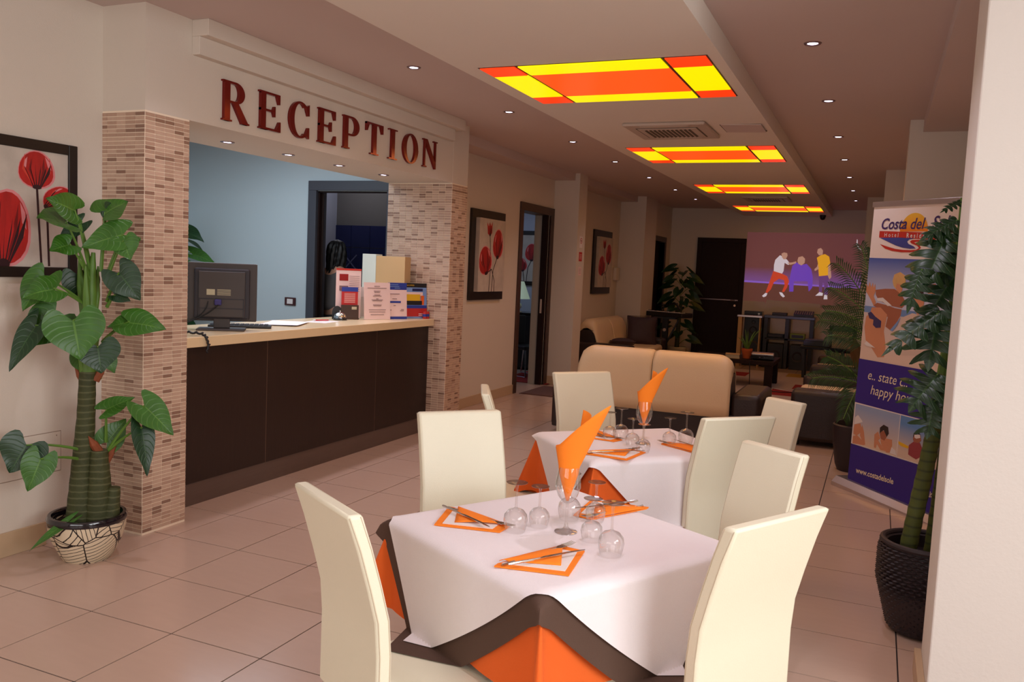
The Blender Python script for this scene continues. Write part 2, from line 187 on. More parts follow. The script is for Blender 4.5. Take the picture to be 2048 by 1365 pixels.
# ------------------------------------------------------------------ materials
M = dict(
 wall=mat('wall_paint', (218, 206, 192), .75, var=.02, vscale=2, bump=.08, bscale=160),
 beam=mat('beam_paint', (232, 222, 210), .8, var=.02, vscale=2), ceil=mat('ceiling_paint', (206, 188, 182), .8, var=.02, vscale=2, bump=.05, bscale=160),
 wwhite=mat('white_paint', (226, 219, 212), .7, var=.015, vscale=3, bump=.1, bscale=60),
 wblue=mat('reception_paint', (200, 212, 216), .75, bump=.06, bscale=160),
 base=mat('skirting_tile', (196, 168, 136), .35, var=.04, vscale=6),
 tile=mat('floor_tile', (198, 170, 152), .2, var=.035, vscale=5, stretch=(1, 5, 1), spec=.5),
 grout=mat('floor_grout', (40, 28, 30), .8),
 mos_a=mat('mosaic_light', (200, 168, 146), .4, var=.08, vscale=45),
 mos_b=mat('mosaic_mid', (184, 150, 129), .4, var=.08, vscale=45),
 mos_c=mat('mosaic_dark', (146, 112, 94), .4, var=.10, vscale=45),
 mgrout=mat('mosaic_grout', (250, 232, 208), .85),
 ctop=mat('counter_stone', (232, 206, 164), .22, var=.02, vscale=30),
 wenge=mat('wenge_veneer', (40, 23, 17), .45, var=.35, vscale=14, stretch=(6, 6, .35), bump=.06, bscale=40),
 plinth=mat('brushed_plinth', (104, 86, 78), .4, metal=.2, var=.12, vscale=10, stretch=(1, .5, 6)),
 strip=mat('joint_strip', (120, 98, 84), .35, metal=.6),
 dwood=mat('dark_door_wood', (34, 15, 11), .6, spec=.25, var=.3, vscale=10, stretch=(4, 4, .5)),
 fwood=mat('door_frame_wood', (64, 38, 26), .4, var=.2, vscale=8),
 letter=mat('red_lacquer', (122, 20, 14), .16, metal=.45, spec=.7),
 leather=mat('cream_leather', (240, 235, 210), .42, var=.02, vscale=6, bump=.10, bscale=220),
 seam=mat('leather_seam', (206, 190, 166), .6),
 cwhite=mat('white_cloth', (244, 236, 238), .9, var=.012, vscale=40, bump=.25, bscale=500),
 cbrown=mat('brown_cloth', (88, 64, 52), .9, bump=.25, bscale=500),
 corange=mat('orange_cloth', (240, 104, 32), .9, bump=.25, bscale=500),
 norange=mat('orange_napkin', (255, 136, 26), .85, bump=.15, bscale=400),
 paper=mat('white_paper', (238, 228, 224), .9),
 steel=mat('steel', (205, 198, 192), .18, metal=1.),
 chrome=mat('chrome', (220, 220, 225), .06, metal=1.),
 leaf=mat('leaf_green', (62, 116, 34), .38), leafd=mat('leaf_dark', (34, 72, 40), .38),
 stem=mat('stem_green', (88, 126, 44), .5, var=.15, vscale=20), trunk=mat('trunk_bark', (58, 62, 26), .7, var=.3, vscale=14, bump=.5, bscale=30),
 husk=mat('husk', (132, 66, 34), .7, var=.2, vscale=20), soil=mat('soil', (48, 34, 28), .95, bump=.8, bscale=60),
 glaze=mat('black_glaze', (18, 13, 22), .12, coat=.5),
 frame=mat('picture_frame', (26, 17, 15), .4, var=.15, vscale=20),
 cream=mat('sofa_cream_leather', (236, 206, 164), .42, var=.03, vscale=4, bump=.15, bscale=90),
 brown=mat('sofa_brown_leather', (42, 27, 24), .45, var=.08, vscale=5, bump=.15, bscale=90),
 black=mat('black_plastic', (24, 22, 24), .45), blackg=mat('black_gloss', (14, 12, 14), .15),
 mon=mat('monitor_grey', (68, 60, 58), .5, var=.03), mond=mat('monitor_dark', (42, 37, 44), .5), label=mat('sticker', (190, 180, 150), .6),
 vga=mat('vga_plug', (52, 44, 110), .5), cable=mat('cable_black', (16, 14, 16), .5),
 acw=mat('ac_plastic', (196, 178, 164), .5), slot=mat('vent_dark', (92, 80, 66), .7),
 gold=mat('ring_metal', (150, 130, 130), .3, metal=.8),
 terracotta=mat('terracotta', (190, 92, 40), .8, var=.1, vscale=12), wicker=mat('wicker_dark', (40, 27, 30), .55),
 rugw=mat('rug_pale', (190, 170, 160), .95, var=.08, vscale=40), rugr=mat('rug_red', (150, 30, 26), .95), rugy=mat('rug_yellow', (176, 140, 60), .95), rugb=mat('rug_brown', (92, 62, 50), .95),
 matb=mat('doormat_brown', (104, 72, 64), .95, var=.15, vscale=120, bump=.6, bscale=300),
 alu=mat('aluminium', (205, 196, 196), .28, metal=.85),
 blue=mat('banner_blue', (50, 30, 132), .6), bwhite=mat('banner_white', (238, 222, 214), .6), bred=mat('print_red', (190, 40, 26), .6), bpurple=mat('print_purple', (60, 36, 100), .6),
 navy=mat('navy_tile', (30, 36, 84), .3), hair=mat('dark_hair', (14, 11, 11), .5), skin=mat('skin', (206, 150, 122), .55), grey=mat('grey_jacket', (98, 92, 90), .85),
 trousers=mat('dark_trousers', (26, 24, 28), .85), shade=mat('lamp_shade', (222, 232, 206), .8, emit=(190, 215, 190), es=.25),
 panel=mat('wall_panel_line', (150, 130, 112), .8), boxw=mat('card_mint', (218, 226, 214), .8), boxt=mat('card_tan', (206, 170, 120), .8),
 pinkp=mat('pink_leaflet', (236, 206, 200), .7), blued=mat('leaflet_blue', (40, 60, 150), .6), ink=mat('ink_grey', (140, 110, 110), .8),
 redc=mat('print_red_card', (190, 40, 40), .6), yel=mat('print_yellow', (230, 180, 30), .6), lblue=mat('print_lightblue', (120, 150, 200), .6), inkb=mat('ink_black', (24, 18, 20), .7),
)
# leaf veins: procedural stripes on the leaf's own grid coordinates
def veins(m, c0, c1, n=9.):
    nt = m.node_tree; b = nt.nodes['Principled BSDF']
    uv = nt.nodes.new('ShaderNodeUVMap'); sp = nt.nodes.new('ShaderNodeSeparateXYZ'); nt.links.new(uv.outputs[0], sp.inputs[0])
    def mth(op, a, bb=None, c=None):
        k = nt.nodes.new('ShaderNodeMath'); k.operation = op
        for i, x in enumerate((a, bb)):
            if x is None: continue
            if isinstance(x, (int, float)): k.inputs[i].default_value = x
            else: nt.links.new(x, k.inputs[i])
        return k.outputs[0]
    s = mth('ABSOLUTE', mth('SUBTRACT', sp.outputs[0], .5))
    ph = mth('MULTIPLY', mth('SUBTRACT', sp.outputs[1], mth('MULTIPLY', s, .55)), n*6.2832)
    st = mth('POWER', mth('MULTIPLY', mth('ADD', mth('SINE', ph), 1.), .5), 14.)
    mid = mth('LESS_THAN', s, .018)
    fac = mth('MINIMUM', mth('ADD', mth('MULTIPLY', st, .4), mid), 1.)
    mx = nt.nodes.new('ShaderNodeMix'); mx.data_type = 'RGBA'
    nt.links.new(fac, mx.inputs['Factor']); mx.inputs[6].default_value = lin(c0); mx.inputs[7].default_value = lin(c1)
    ns = nt.nodes.new('ShaderNodeTexNoise'); ns.inputs['Scale'].default_value = 3; h = nt.nodes.new('ShaderNodeHueSaturation')
    mr = nt.nodes.new('ShaderNodeMapRange'); mr.inputs['To Min'].default_value = .7; mr.inputs['To Max'].default_value = 1.3
    nt.links.new(ns.outputs['Fac'], mr.inputs['Value']); nt.links.new(mr.outputs[0], h.inputs['Value']); nt.links.new(mx.outputs[2], h.inputs['Color'])
    nt.links.new(h.outputs[0], b.inputs['Base Color'])
    bp = nt.nodes.new('ShaderNodeBump'); bp.inputs['Strength'].default_value = .35; bp.inputs['Distance'].default_value = .006
    nt.links.new(mth('MULTIPLY', fac, -1.), bp.inputs['Height']); nt.links.new(bp.outputs[0], b.inputs['Normal'])
veins(M['leaf'], (52, 100, 24), (86, 130, 48)); veins(M['leafd'], (22, 56, 26), (50, 84, 42))
def rings(m, n, c1, amt=.55):
    nt = m.node_tree; b = nt.nodes['Principled BSDF']; src = b.inputs['Base Color'].links[0].from_socket
    tc = nt.nodes.new('ShaderNodeTexCoord'); wv = nt.nodes.new('ShaderNodeTexWave'); wv.bands_direction = 'Z'; wv.inputs['Scale'].default_value = n; wv.inputs['Distortion'].default_value = 1.5
    pw = nt.nodes.new('ShaderNodeMath'); pw.operation = 'POWER'; pw.inputs[1].default_value = 8; ml = nt.nodes.new('ShaderNodeMath'); ml.operation = 'MULTIPLY'; ml.inputs[1].default_value = amt
    mx = nt.nodes.new('ShaderNodeMix'); mx.data_type = 'RGBA'; mx.inputs[7].default_value = lin(c1)
    nt.links.new(tc.outputs['Object'], wv.inputs['Vector']); nt.links.new(wv.outputs['Fac'], pw.inputs[0]); nt.links.new(pw.outputs[0], ml.inputs[0]); nt.links.new(ml.outputs[0], mx.inputs['Factor']); nt.links.new(src, mx.inputs[6]); nt.links.new(mx.outputs[2], b.inputs['Base Color'])
rings(M['trunk'], 9., (108, 108, 74))
# thin clear glass: mostly see-through, mirror-like towards grazing angles
def thin_glass(name, tint=(248, 246, 244), rough=.02, base=.05):
    m = bpy.data.materials.new(name); m.use_nodes = True; nt = m.node_tree; nt.nodes.clear()
    out = nt.nodes.new('ShaderNodeOutputMaterial'); mx = nt.nodes.new('ShaderNodeMixShader'); tr = nt.nodes.new('ShaderNodeBsdfTransparent'); gl = nt.nodes.new('ShaderNodeBsdfGlossy')
    tr.inputs[0].default_value = lin(tint); gl.inputs['Roughness'].default_value = rough
    fr = nt.nodes.new('ShaderNodeLayerWeight'); fr.inputs[0].default_value = .34
    mr = nt.nodes.new('ShaderNodeMapRange'); mr.inputs['To Min'].default_value = base; mr.inputs['To Max'].default_value = .8
    nt.links.new(fr.outputs['Facing'], mr.inputs['Value']); nt.links.new(mr.outputs[0], mx.inputs[0])
    nt.links.new(tr.outputs[0], mx.inputs[1]); nt.links.new(gl.outputs[0], mx.inputs[2]); nt.links.new(mx.outputs[0], out.inputs[0])
    return m
GLASS = thin_glass('drinking_glass', base=.045, tint=(251, 250, 249)); PANE = thin_glass('window_glass', base=.03)
def emis(name, col, st):
    m = bpy.data.materials.new(name); m.use_nodes = True; b = m.node_tree.nodes['Principled BSDF']
    b.inputs['Base Color'].default_value = lin(col); b.inputs['Roughness'].default_value = .2
    b.inputs['Emission Color'].default_value = lin(col); b.inputs['Emission Strength'].default_value = st
    return m
M['lyel'] = emis('lit_yellow_glass', (255, 222, 0), 1.05); M['lora'] = emis('lit_orange_glass', (255, 84, 22), .95); M['lred'] = emis('lit_red_glass', (245, 62, 18), .9)
M['led'] = emis('lit_downlight', (235, 225, 255), 14)
# ------------------------------------------------------------------ floor with its single tiles
YF = 14.4; T = .48
fl_ = MB().box(-4.4, 7.2, -6.6, 14.6, -.12, -.003)
floor = struct('floor', fl_, M['grout'])
inv = cam.matrix_world.inverted()
def proj(p):
    q = inv @ Vector(p); d = -q.z
    return (q.x/d*1684.9+1024, -q.y/d*1684.9+682.5, d) if d > .05 else (-9e9, -9e9, d)
cells = []
for i in range(-9, 15):
    for j in range(-13, 30):
        x, y = i*T, j*T
        c = [proj((x+a, y+b, 0)) for a in (0, T) for b in (0, T)]
        vis = x > -.9 and x < 4.3 and all(q[2] > .3 for q in c) and max(q[0] for q in c) > 0 and min(q[0] for q in c) < 2048 and min(q[1] for q in c) < 1365
        area = (max(q[0] for q in c)-min(q[0] for q in c))*(max(q[1] for q in c)-min(q[1] for q in c)) if vis else 0
        cells.append((area, i, j))
cells.sort(reverse=True)
g = .0032
tm = None; rest = MB()
for k, (a, i, j) in enumerate(cells):
    if k < 300 and a > 0:
        if tm is None:
            to = MB().box(-T/2+g, T/2-g, -T/2+g, T/2-g, -.003, 0).build('tile', M['tile'], floor); tm = to.data
        else:
            to = bpy.data.objects.new('tile', tm); C.objects.link(to); to.parent = floor
        to.location = (i*T+T/2, j*T+T/2, 0)
    else:
        rest.box(i*T+g, i*T+T-g, j*T+g, j*T+T-g, -.003, 0)
rest.build('tiles', M['tile'], floor, kind='stuff')

# ------------------------------------------------------------------ ceiling, walls
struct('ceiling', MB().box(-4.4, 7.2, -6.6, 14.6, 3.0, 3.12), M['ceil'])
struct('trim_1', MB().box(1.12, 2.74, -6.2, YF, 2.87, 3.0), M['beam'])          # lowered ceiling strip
wl = MB()
wl.box(-.675, -.475, -6.5, 1.2, 0, 3.0)
struct('wall_left', wl, M['wall'])
struct('wall_service', MB().box(-4.3, -.675, 1.05, 1.2, 0, 3.0).box(-4.3, -4.2, 1.2, 5.1, 0, 3), M['wblue'])
wr = MB(); wr.box(-4.3, -2.12, 5.1, 5.25, 0, 3).box(-1.2, -.857, 5.1, 5.25, 0, 3).box(-2.12, -1.2, 5.1, 5.25, 2.39, 3)
struct('wall_reception', wr, M['wblue'])
wm = MB(); wm.box(-.857, -.663, 4.865, 7.5, 0, 3).box(-.857, -.663, 8.5, 11.95, 0, 3).box(-.857, -.663, 7.5, 8.5, 2.4, 3)
wm.box(-.50, -.30, 12.75, 13.03, 0, 3).box(-.50, -.30, 13.9, YF, 0, 3).box(-.50, -.30, 13.03, 13.9, 2.28, 3)
struct('wall_hall', wm, M['wall'])
struct('trim_2', MB().box(-.857, -.29, 8.62, 8.96, 0, 3.0), M['wall'])           # pilaster beside the doorway
struct('trim_3', MB().box(-.857, -.20, 11.95, 12.75, 0, 3.0), M['wall'])         # pilaster near the far corner
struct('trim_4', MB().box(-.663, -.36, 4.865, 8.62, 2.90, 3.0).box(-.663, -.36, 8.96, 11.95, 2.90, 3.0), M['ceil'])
struct('wall_back', MB().box(-4.4, 5.0, YF, YF+.15, 0, 3), M['wall'])
struct('wall_right', MB().box(4.36, 4.5, 1.227, YF, 0, 3), M['wall'])
struct('trim_5', MB().box(3.78, 4.36, 5.1, 5.5, 0, 3), M['wall'])
struct('trim_6', MB().box(3.62, 4.36, 8.4, 8.8, 0, 3), M['wall'])
struct('trim_7', MB().box(3.38, 4.36, 11.8, 12.2, 0, 3), M['wall'])
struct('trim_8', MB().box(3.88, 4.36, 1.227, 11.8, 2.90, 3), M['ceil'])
struct('wall_pier', MB().box(3.925, 7.0, .84, 1.227, 0, 3), M['wwhite'], bevel=.006)
wf = MB(); wf.box(-.675, .1, -6.4, -6.25, 0, 3).box(5.1, 6.5, -6.4, -6.25, 0, 3).box(.1, 5.1, -6.4, -6.25, 0, 1.0).box(.1, 5.1, -6.4, -6.25, 2.8, 3)
struct('wall_front', wf, M['wall'])
ww = MB(); ww.box(6.4, 6.5, -6.4, -4.0, 0, 3).box(6.4, 6.5, -.4, .84, 0, 3).box(6.4, 6.5, -4.0, -.4, 0, .7).box(6.4, 6.5, -4.0, -.4, 2.85, 3)
struct('wall_window', ww, M['wwhite'])
def window(name, fr, panes):
    o = struct(name, fr, M['fwood'])
    for p in panes: p.build('pane', PANE, o)
f = MB()
for y in (-4.0, -2.83, -1.63, -.46): f.box(6.41, 6.49, y, y+.06, .7, 2.85)
f.box(6.41, 6.49, -4.0, -.4, .7, .76).box(6.41, 6.49, -4.0, -.4, 2.79, 2.85)
window('window_1', f, [MB().box(6.447, 6.453, y+.06, y+1.15, .76, 2.79) for y in (-4.0, -2.83, -1.63)])
f = MB()
for x in (.1, 1.74, 3.38, 5.04): f.box(x, x+.06, -6.39, -6.3, 1.0, 2.8)
f.box(.1, 5.1, -6.39, -6.3, 1.0, 1.06).box(.1, 5.1, -6.39, -6.3, 2.74, 2.8)
window('window_2', f, [MB().box(x+.06, x+1.62, -6.35, -6.345, 1.06, 2.74) for x in (.1, 1.74, 3.38)])
# skirtings
struct('baseboard_left', MB().box(-.475, -.462, -6.2, .50, 0, .13), M['base'], bevel=.003)
struct('baseboard_hall', MB().box(-.663, -.648, 4.865, 7.40, 0, .12).box(-.648, -.275, 8.605, 8.62, 0, .12).box(-.29, -.275, 8.62, 8.96, 0, .12).box(-.663, -.648, 8.96, 9.45, 0, .12), M['base'], bevel=.003)
struct('baseboard_right', MB().box(3.898, 3.925, .83, 1.24, 0, .10), M['base'], bevel=.003)
# flush access panel low on the near wall: the joint lines show
pl_ = struct('trim_9', MB().box(-.475, -.4735, -.6, .60, .40, .62), M['wall'], bevel=.001)
MB().box(-.475, -.4745, -.603, .603, .396, .624).build('joint', M['panel'], pl_)
for z in (.42, .60): MB().lathe([(.0001, 0), (.004, 0), (.003, .001), (.0001, .0012)], 8).build('screw', M['panel'], pl_, loc=(-.4735, .575, z)).rotation_euler = (0, R(90), 0)

# ------------------------------------------------------------------ mosaic-clad pillars and the lintel
mtile = {}
def mosaic(root, org, ud, nd, W, H, z0, singles=None, skip=0.):
    """rows of small tiles on one face; ud runs along the face, nd points out of it"""
    PU, PV, G = .0712, .02285, .0042
    org, ud, nd = Vector(org), Vector(ud), Vector(nd); mb = MB()
    nr = int(H/PV)
    for r in range(nr):
        u = -skip
        while u < W-.004:
            a, b = max(u+G/2, 0), min(u+PU-G/2, W)
            q = random.random(); mi = 0 if q < .5 else (1 if q < .84 else 2)
            z = z0+r*PV+PV/2
            if b-a > .006:
                c = org+ud*((a+b)/2)+Vector((0, 0, z)); hw = (b-a)/2; pr = .0022+random.random()*.0006
                if singles and singles[0] <= z < singles[1] and len(mtile.setdefault('n', [])) < 300:
                    key = (round(hw, 4), mi, tuple(ud))
                    if key not in mtile:
                        t = MB().obox((0, 0, 0), ud*hw, nd*.0025, (0, 0, PV/2-G/2)).build('tile', M[('mos_a', 'mos_b', 'mos_c')[mi]], root); mtile[key] = t.data
                    else:
                        t = bpy.data.objects.new('tile', mtile[key]); C.objects.link(t); t.parent = root
                    t.location = c+nd*(pr-.0022); mtile['n'].append(1)
                else:
                    mb.obox(c+nd*(pr-.0022), ud*hw, nd*.0025, (0, 0, PV/2-G/2), mi)
            u += PU
    mb.build('mosaic_tiles', [M['mos_a'], M['mos_b'], M['mos_c']], root, kind='stuff')
p1 = struct('trim_10', MB().box(-.475, -.152, .873, 1.2, 0, 2.42), M['mgrout'])
struct('trim_11', MB().box(-.475, -.152, .873, 1.2, 2.42, 3.0), M['wall'])
mosaic(p1, (-.152, .873, 0), (-1, 0, 0), (0, -1, 0), .323, 2.40, .012, singles=(.95, 1.65))
mosaic(p1, (-.152, .873, 0), (0, 1, 0), (1, 0, 0), .327, 2.40, .012, singles=(.95, 1.65))
p2 = struct('trim_12', MB().box(-.857, -.152, 4.545, 4.865, 0, 2.42), M['mgrout'])
struct('trim_13', MB().box(-.857, -.152, 4.545, 4.865, 2.42, 3.0), M['wall'])
mosaic(p2, (-.152, 4.545, 0), (-1, 0, 0), (0, -1, 0), .705, 2.40, .012)
mosaic(p2, (-.152, 4.545, 0), (0, 1, 0), (1, 0, 0), .320, 2.40, .012)
struct('trim_14', MB().box(-.87, -.154, 1.2, 4.545, 2.42, 3.0), M['wall'])        # lintel over the counter
struct('trim_15', MB().box(-.154, -.095, 1.215, 4.46, 2.80, 2.905), M['wall'], bevel=.003)
struct('trim_16', MB().box(-.154, -.03, 1.215, 4.54, 2.905, 3.0), M['wall'], bevel=.003)

# ------------------------------------------------------------------ doors
def door_set(name, fr, leaf=None):
    d = struct(name, fr, M['fwood'], bevel=.003)
    return d
# doorway from the reception into the tiled washroom behind
d1 = struct('door_1', MB().box(-2.222, -2.115, 5.07, 5.27, 0, 2.395).box(-1.205, -1.09, 5.07, 5.27, 0, 2.395).box(-2.222, -1.09, 5.07, 5.27, 2.395, 2.50), mat('grey_door_frame', (70, 70, 78), .45), bevel=.004)
MB().box(-2.115, -2.095, 5.11, 5.16, 0, 2.39).box(-1.225, -1.205, 5.11, 5.16, 0, 2.39).box(-2.115, -1.205, 5.11, 5.16, 2.375, 2.395).build('door_stop', M['dwood'], d1)
lf = MB().obox((-2.10-.73*.46, 5.17+.68*.46, 1.19), (.014, .015, 0), (-.73*.46, .68*.46, 0), (0, 0, 1.18)).build('door_panel', M['dwood'], d1, bevel=.003)
MB().tube([(-2.67, 5.75, 1.08), (-2.63, 5.79, 1.08), (-2.56, 5.72, 1.08)], .009).build('door_handle', M['chrome'], d1)
wb = struct('wall_washroom', MB().box(-3.6, -.86, 7.0, 7.1, 0, 3).box(-3.7, -3.6, 5.25, 7.1, 0, 3), mat('washroom_paint', (120, 116, 112), .8))
nt_ = MB()
for i in range(9):
    for j in range(7):
        x0, z0 = -3.55+i*.3, .02+j*.3
        nt_.box(x0+.004, x0+.296, 6.985, 7.0, z0+.004, z0+.296)
nt_.build('wall_tiles', M['navy'], wb, kind='stuff')
dm = MB()
for i in range(8): dm.obox((-3.25+i*.3, 6.983, 1.62), (.10, 0, .10), (0, .002, 0), (.006, 0, -.006)).obox((-3.25+i*.3, 6.983, 1.62), (.10, 0, -.10), (0, .002, 0), (.006, 0, .006))
dm.build('tile_lines', mat('tile_line', (120, 124, 160), .4), wb, kind='stuff')
# doorway with the pocket door, half way down the left wall
d2 = struct('door_2', MB().box(-.875, -.640, 7.40, 7.50, 0, 2.395).box(-.68, -.640, 8.50, 8.61, 0, 2.395).box(-.875, -.640, 7.40, 8.61, 2.395, 2.50), M['fwood'], bevel=.004)
MB().box(-.875, -.76, 8.46, 8.50, 0, 2.395).build('door_jamb', mat('pale_jamb', (176, 170, 158), .6), d2)
MB().box(-.76, -.68, 8.44, 8.50, 0, 2.395).build('door_panel', M['dwood'], d2)
MB().box(-.735, -.705, 8.436, 8.44, 1.02, 1.22).build('door_handle', M['acw'], d2, bevel=.002)
# office seen through it
struct('wall_office', MB().box(-3.2, -.857, 10.6, 10.7, 0, 3).box(-3.3, -3.2, 5.25, 10.7, 0, 3), mat('office_paint', (186, 190, 206), .8))
# door in the far left corner bay
d3 = struct('door_3', MB().box(-.52, -.28, 12.95, 13.03, 0, 2.28).box(-.52, -.28, 13.9, 13.98, 0, 2.28).box(-.52, -.28, 12.95, 13.98, 2.28, 2.38), M['fwood'], bevel=.004)
MB().box(-.46, -.40, 13.45, 13.9, 0, 2.28).build('door_panel', M['dwood'], d3)
MB().box(-.50, -.495, 13.03, 13.45, 0, 2.28).build('pane', mat('frosted_pane', (120, 122, 116), .3), d3)
# closed door in the far wall
d4 = struct('door_4', MB().box(.255, .345, YF-.05, YF+.02, 0, 2.33).box(1.115, 1.205, YF-.05, YF+.02, 0, 2.33).box(.255, 1.205, YF-.05, YF+.02, 2.33, 2.42), M['dwood'], bevel=.004)
MB().box(.345, 1.115, YF-.03, YF, .01, 1.195).build('door_panel', M['dwood'], d4)
MB().box(.345, 1.115, YF-.03, YF, 1.215, 2.33).build('door_panel', M['dwood'], d4)
MB().box(.345, 1.115, YF-.029, YF, 1.195, 1.215).build('inlay_strip', M['gold'], d4)
MB().tube([(1.06, YF-.03, 1.20), (1.06, YF-.08, 1.20), (.98, YF-.085, 1.20)], .011).lathe([(.0001, 0), (.02, 0), (.02, .012), (.0001, .012)], 12, (1.06, YF-.045, 1.19)).build('door_handle', M['chrome'], d4)
MB().tube([(1.06, YF-.03, 1.10), (1.06, YF-.045, 1.10)], .022, 12).build('door_lock', M['chrome'], d4)

# ------------------------------------------------------------------ RECEPTION lettering
sg = thing('reception_sign', 'raised red serif letters spelling RECEPTION above the counter', 'sign', (-.154, 2.8, 2.49))
def letter_polys(ch, w):
    P = []; st = .20 if w > .5 else .17
    s1, s2 = st, .06          # thick stem, thin stroke
    sf = .045                 # serif thickness
    def bx(a, b, c, d): P.append([(a, c), (b, c), (b, d), (a, d)])
    def ring(cx, cy, rx, ry, tx, ty, a0, a1, n=18):
        o = arc(cx, cy, rx, ry, a0, a1, n); i = arc(cx, cy, rx-tx, ry-ty, a0, a1, n)
        for k in range(n): P.append([o[k], o[k+1], i[k+1], i[k]])
    def serif(x0, x1, y0, up=True):
        k = .035 if up else -.035
        P.append([(x0, y0), (x1, y0), (x1, y0+(sf if up else -sf)), (x0, y0+(sf if up else -sf))])
    L = .05
    if ch in 'REPITN'[0:5]:
        pass
    if ch == 'R':
        bx(L, L+s1, 0, 1); serif(0, L+s1+.07, 0); serif(0, L+s1, 1, False)
        bx(L+s1, .46, .94, 1.0); bx(L+s1, .46, .46, .52)
        ring(.44, .73, .34, .27, s1, .06, -90, 90)
        P.append([(.34, .50), (.54, .50), (.90, .05), (.92, 0), (.70, 0)]); serif(.68, .96, 0)
    elif ch == 'E':
        bx(L, L+s1, 0, 1); serif(0, L+s1+.1, 0); serif(0, L+s1+.1, 1, False)
        bx(L, w-.03, .94, 1); bx(L, w, 0, .06); bx(L, w-.22, .49, .55)
        P.append([(w-.03, 1), (w-.03, .74), (w-.07, .74), (w-.16, .95)]); P.append([(w, 0), (w, .28), (w-.05, .28), (w-.18, .05)])
        P.append([(w-.22, .38), (w-.22, .66), (w-.26, .66), (w-.32, .53), (w-.26, .38)])
    elif ch == 'C':
        ring(.5*w+.02, .5, .5*w+.02, .51, .2, .055, 52, 308, 26)
        P.append([(w-.03, .98), (w-.03, .66), (w-.08, .66), (w-.2, .90)]); P.append([(w-.03, .02), (w-.03, .33), (w-.08, .33), (w-.2, .10)])
    elif ch == 'P':
        bx(L, L+s1, 0, 1); serif(0, L+s1+.09, 0); serif(0, L+s1, 1, False)
        bx(L+s1, .46, .94, 1.0); bx(L+s1, .46, .41, .47)
        ring(.45, .705, .40, .295, s1, .06, -90, 90)
    elif ch == 'T':
        bx(w/2-s1/2, w/2+s1/2, 0, 1); serif(w/2-.23, w/2+.23, 0); bx(0, w, .94, 1)
        P.append([(0, 1), (0, .72), (.05, .72), (.16, .95)]); P.append([(w, 1), (w, .72), (w-.05, .72), (w-.16, .95)])
    elif ch == 'I':
        bx(w/2-s1/2, w/2+s1/2, 0, 1); serif(0, w, 0); serif(0, w, 1, False)
    elif ch == 'O':
        ring(w/2, .5, w/2, .515, .21, .045, 0, 360, 36)
    elif ch == 'N':
        bx(.09, .15, 0, 1); bx(w-.15, w-.09, 0, 1); serif(0, .26, 0); serif(w-.26, w, 1, False); serif(0, .2, 1, False)
        P.append([(.06, 1), (.27, 1), (w-.09, .18), (w-.09, 0), (w-.14, 0)])
    return P
for ch, y0, y1, z0 in (('R', 1.456, 1.69, 2.468), ('E', 1.79, 2.0, 2.474), ('C', 2.095, 2.317, 2.476), ('E', 2.42, 2.632, 2.482), ('P', 2.727, 2.944, 2.486), ('T', 3.038, 3.279, 2.490), ('I', 3.372, 3.499, 2.492), ('O', 3.597, 3.846, 2.498), ('N', 3.94, 4.192, 2.500)):
    h = .246; mb = MB(); wd = (y1-y0)/h
    for q_, P in enumerate(letter_polys(ch, wd)): mb.prism(P, lambda a, b, hh: (hh, y0-2.8+a*h, z0-2.49+b*h), .001+q_*1e-5, .022+q_*6e-5)
    mb.build('letter', M['letter'], sg)

# ------------------------------------------------------------------ ceiling things
lampy = [(2.17, 3.26), (5.50, 6.58), (8.82, 9.90), (12.10, 13.18)]
ordn = ['nearest', 'second', 'third', 'farthest']
for k, (y0, y1) in enumerate(lampy):
    x0, x1 = 1.26, 2.66; zc = 2.862
    t = thing('ceiling_light_panel', ['stained glass ceiling light of yellow and orange panes, the largest and nearest', 'yellow and orange glass ceiling light just beyond the first air vent', 'third yellow and orange ceiling light, before the second air vent', 'smallest yellow and orange ceiling light near the far wall'][k], 'ceiling light', ((x0+x1)/2, (y0+y1)/2, zc), 0, 'stained glass ceiling lights')
    xs = [-.70, -.455, .455, .70]; hy = (y1-y0)/2; ys = [-hy, -hy+.22, hy-.22, hy]
    for i in range(3):
        for j in range(3):
            m = M['lora'] if (i, j) == (1, 1) else (M['lred'] if i != 1 and j != 1 else M['lyel'])
            gx = .012
            MB().box(xs[i]+(gx if i else 0), xs[i+1]-(gx if i < 2 else 0), ys[j]+(.004 if j else 0), ys[j+1]-(.004 if j < 2 else 0), 0, .007).build('pane', m, t)
    MB().box(-.71, .71, -hy-.01, hy+.01, .006, .0085).build('frame', M['frame'], t)
    light('panel_glow', 'AREA', (0, 0, -.01), (8, 14, 4, 1)[k], (1.0, .52, .22), parent=t, shape='RECTANGLE', size=1.35, size_y=1.0)
def downlight(x, y, z, label, grp, power=15):
    t = thing('downlight', label, 'downlight', (x, y, z), 0, grp)
    MB().lathe([(.030, -.001), (.034, -.006), (.046, -.006), (.050, 0), (.030, 0)], 20).build('trim_ring', M['gold'], t, smooth=True)
    MB().lathe([(.0001, -.002), (.0300, -.002)], 16).build('lens', M['led'], t)
    light('beam', 'SPOT', (0, 0, -.012), power, (.96, .87, 1.0), parent=t, spot_size=R(118), spot_blend=.9, shadow_soft_size=.03)
for k, y in enumerate((-.81, .87)):  # unseen continuation of both rows, added to brighten tables and floor
    downlight(.56, y, 3.0, 'added unseen downlight over the near end of the reception aisle, number %s from the camera' % ['one', 'two'][k], 'downlights along the reception side', 30)
    downlight(3.19, y, 3.0, 'added unseen downlight above the front table, %s' % ['over its near edge', 'over its far edge'][k], 'downlights on the window side', 40)
nth = ['first', 'second', 'third', 'fourth', 'fifth', 'sixth', 'seventh']
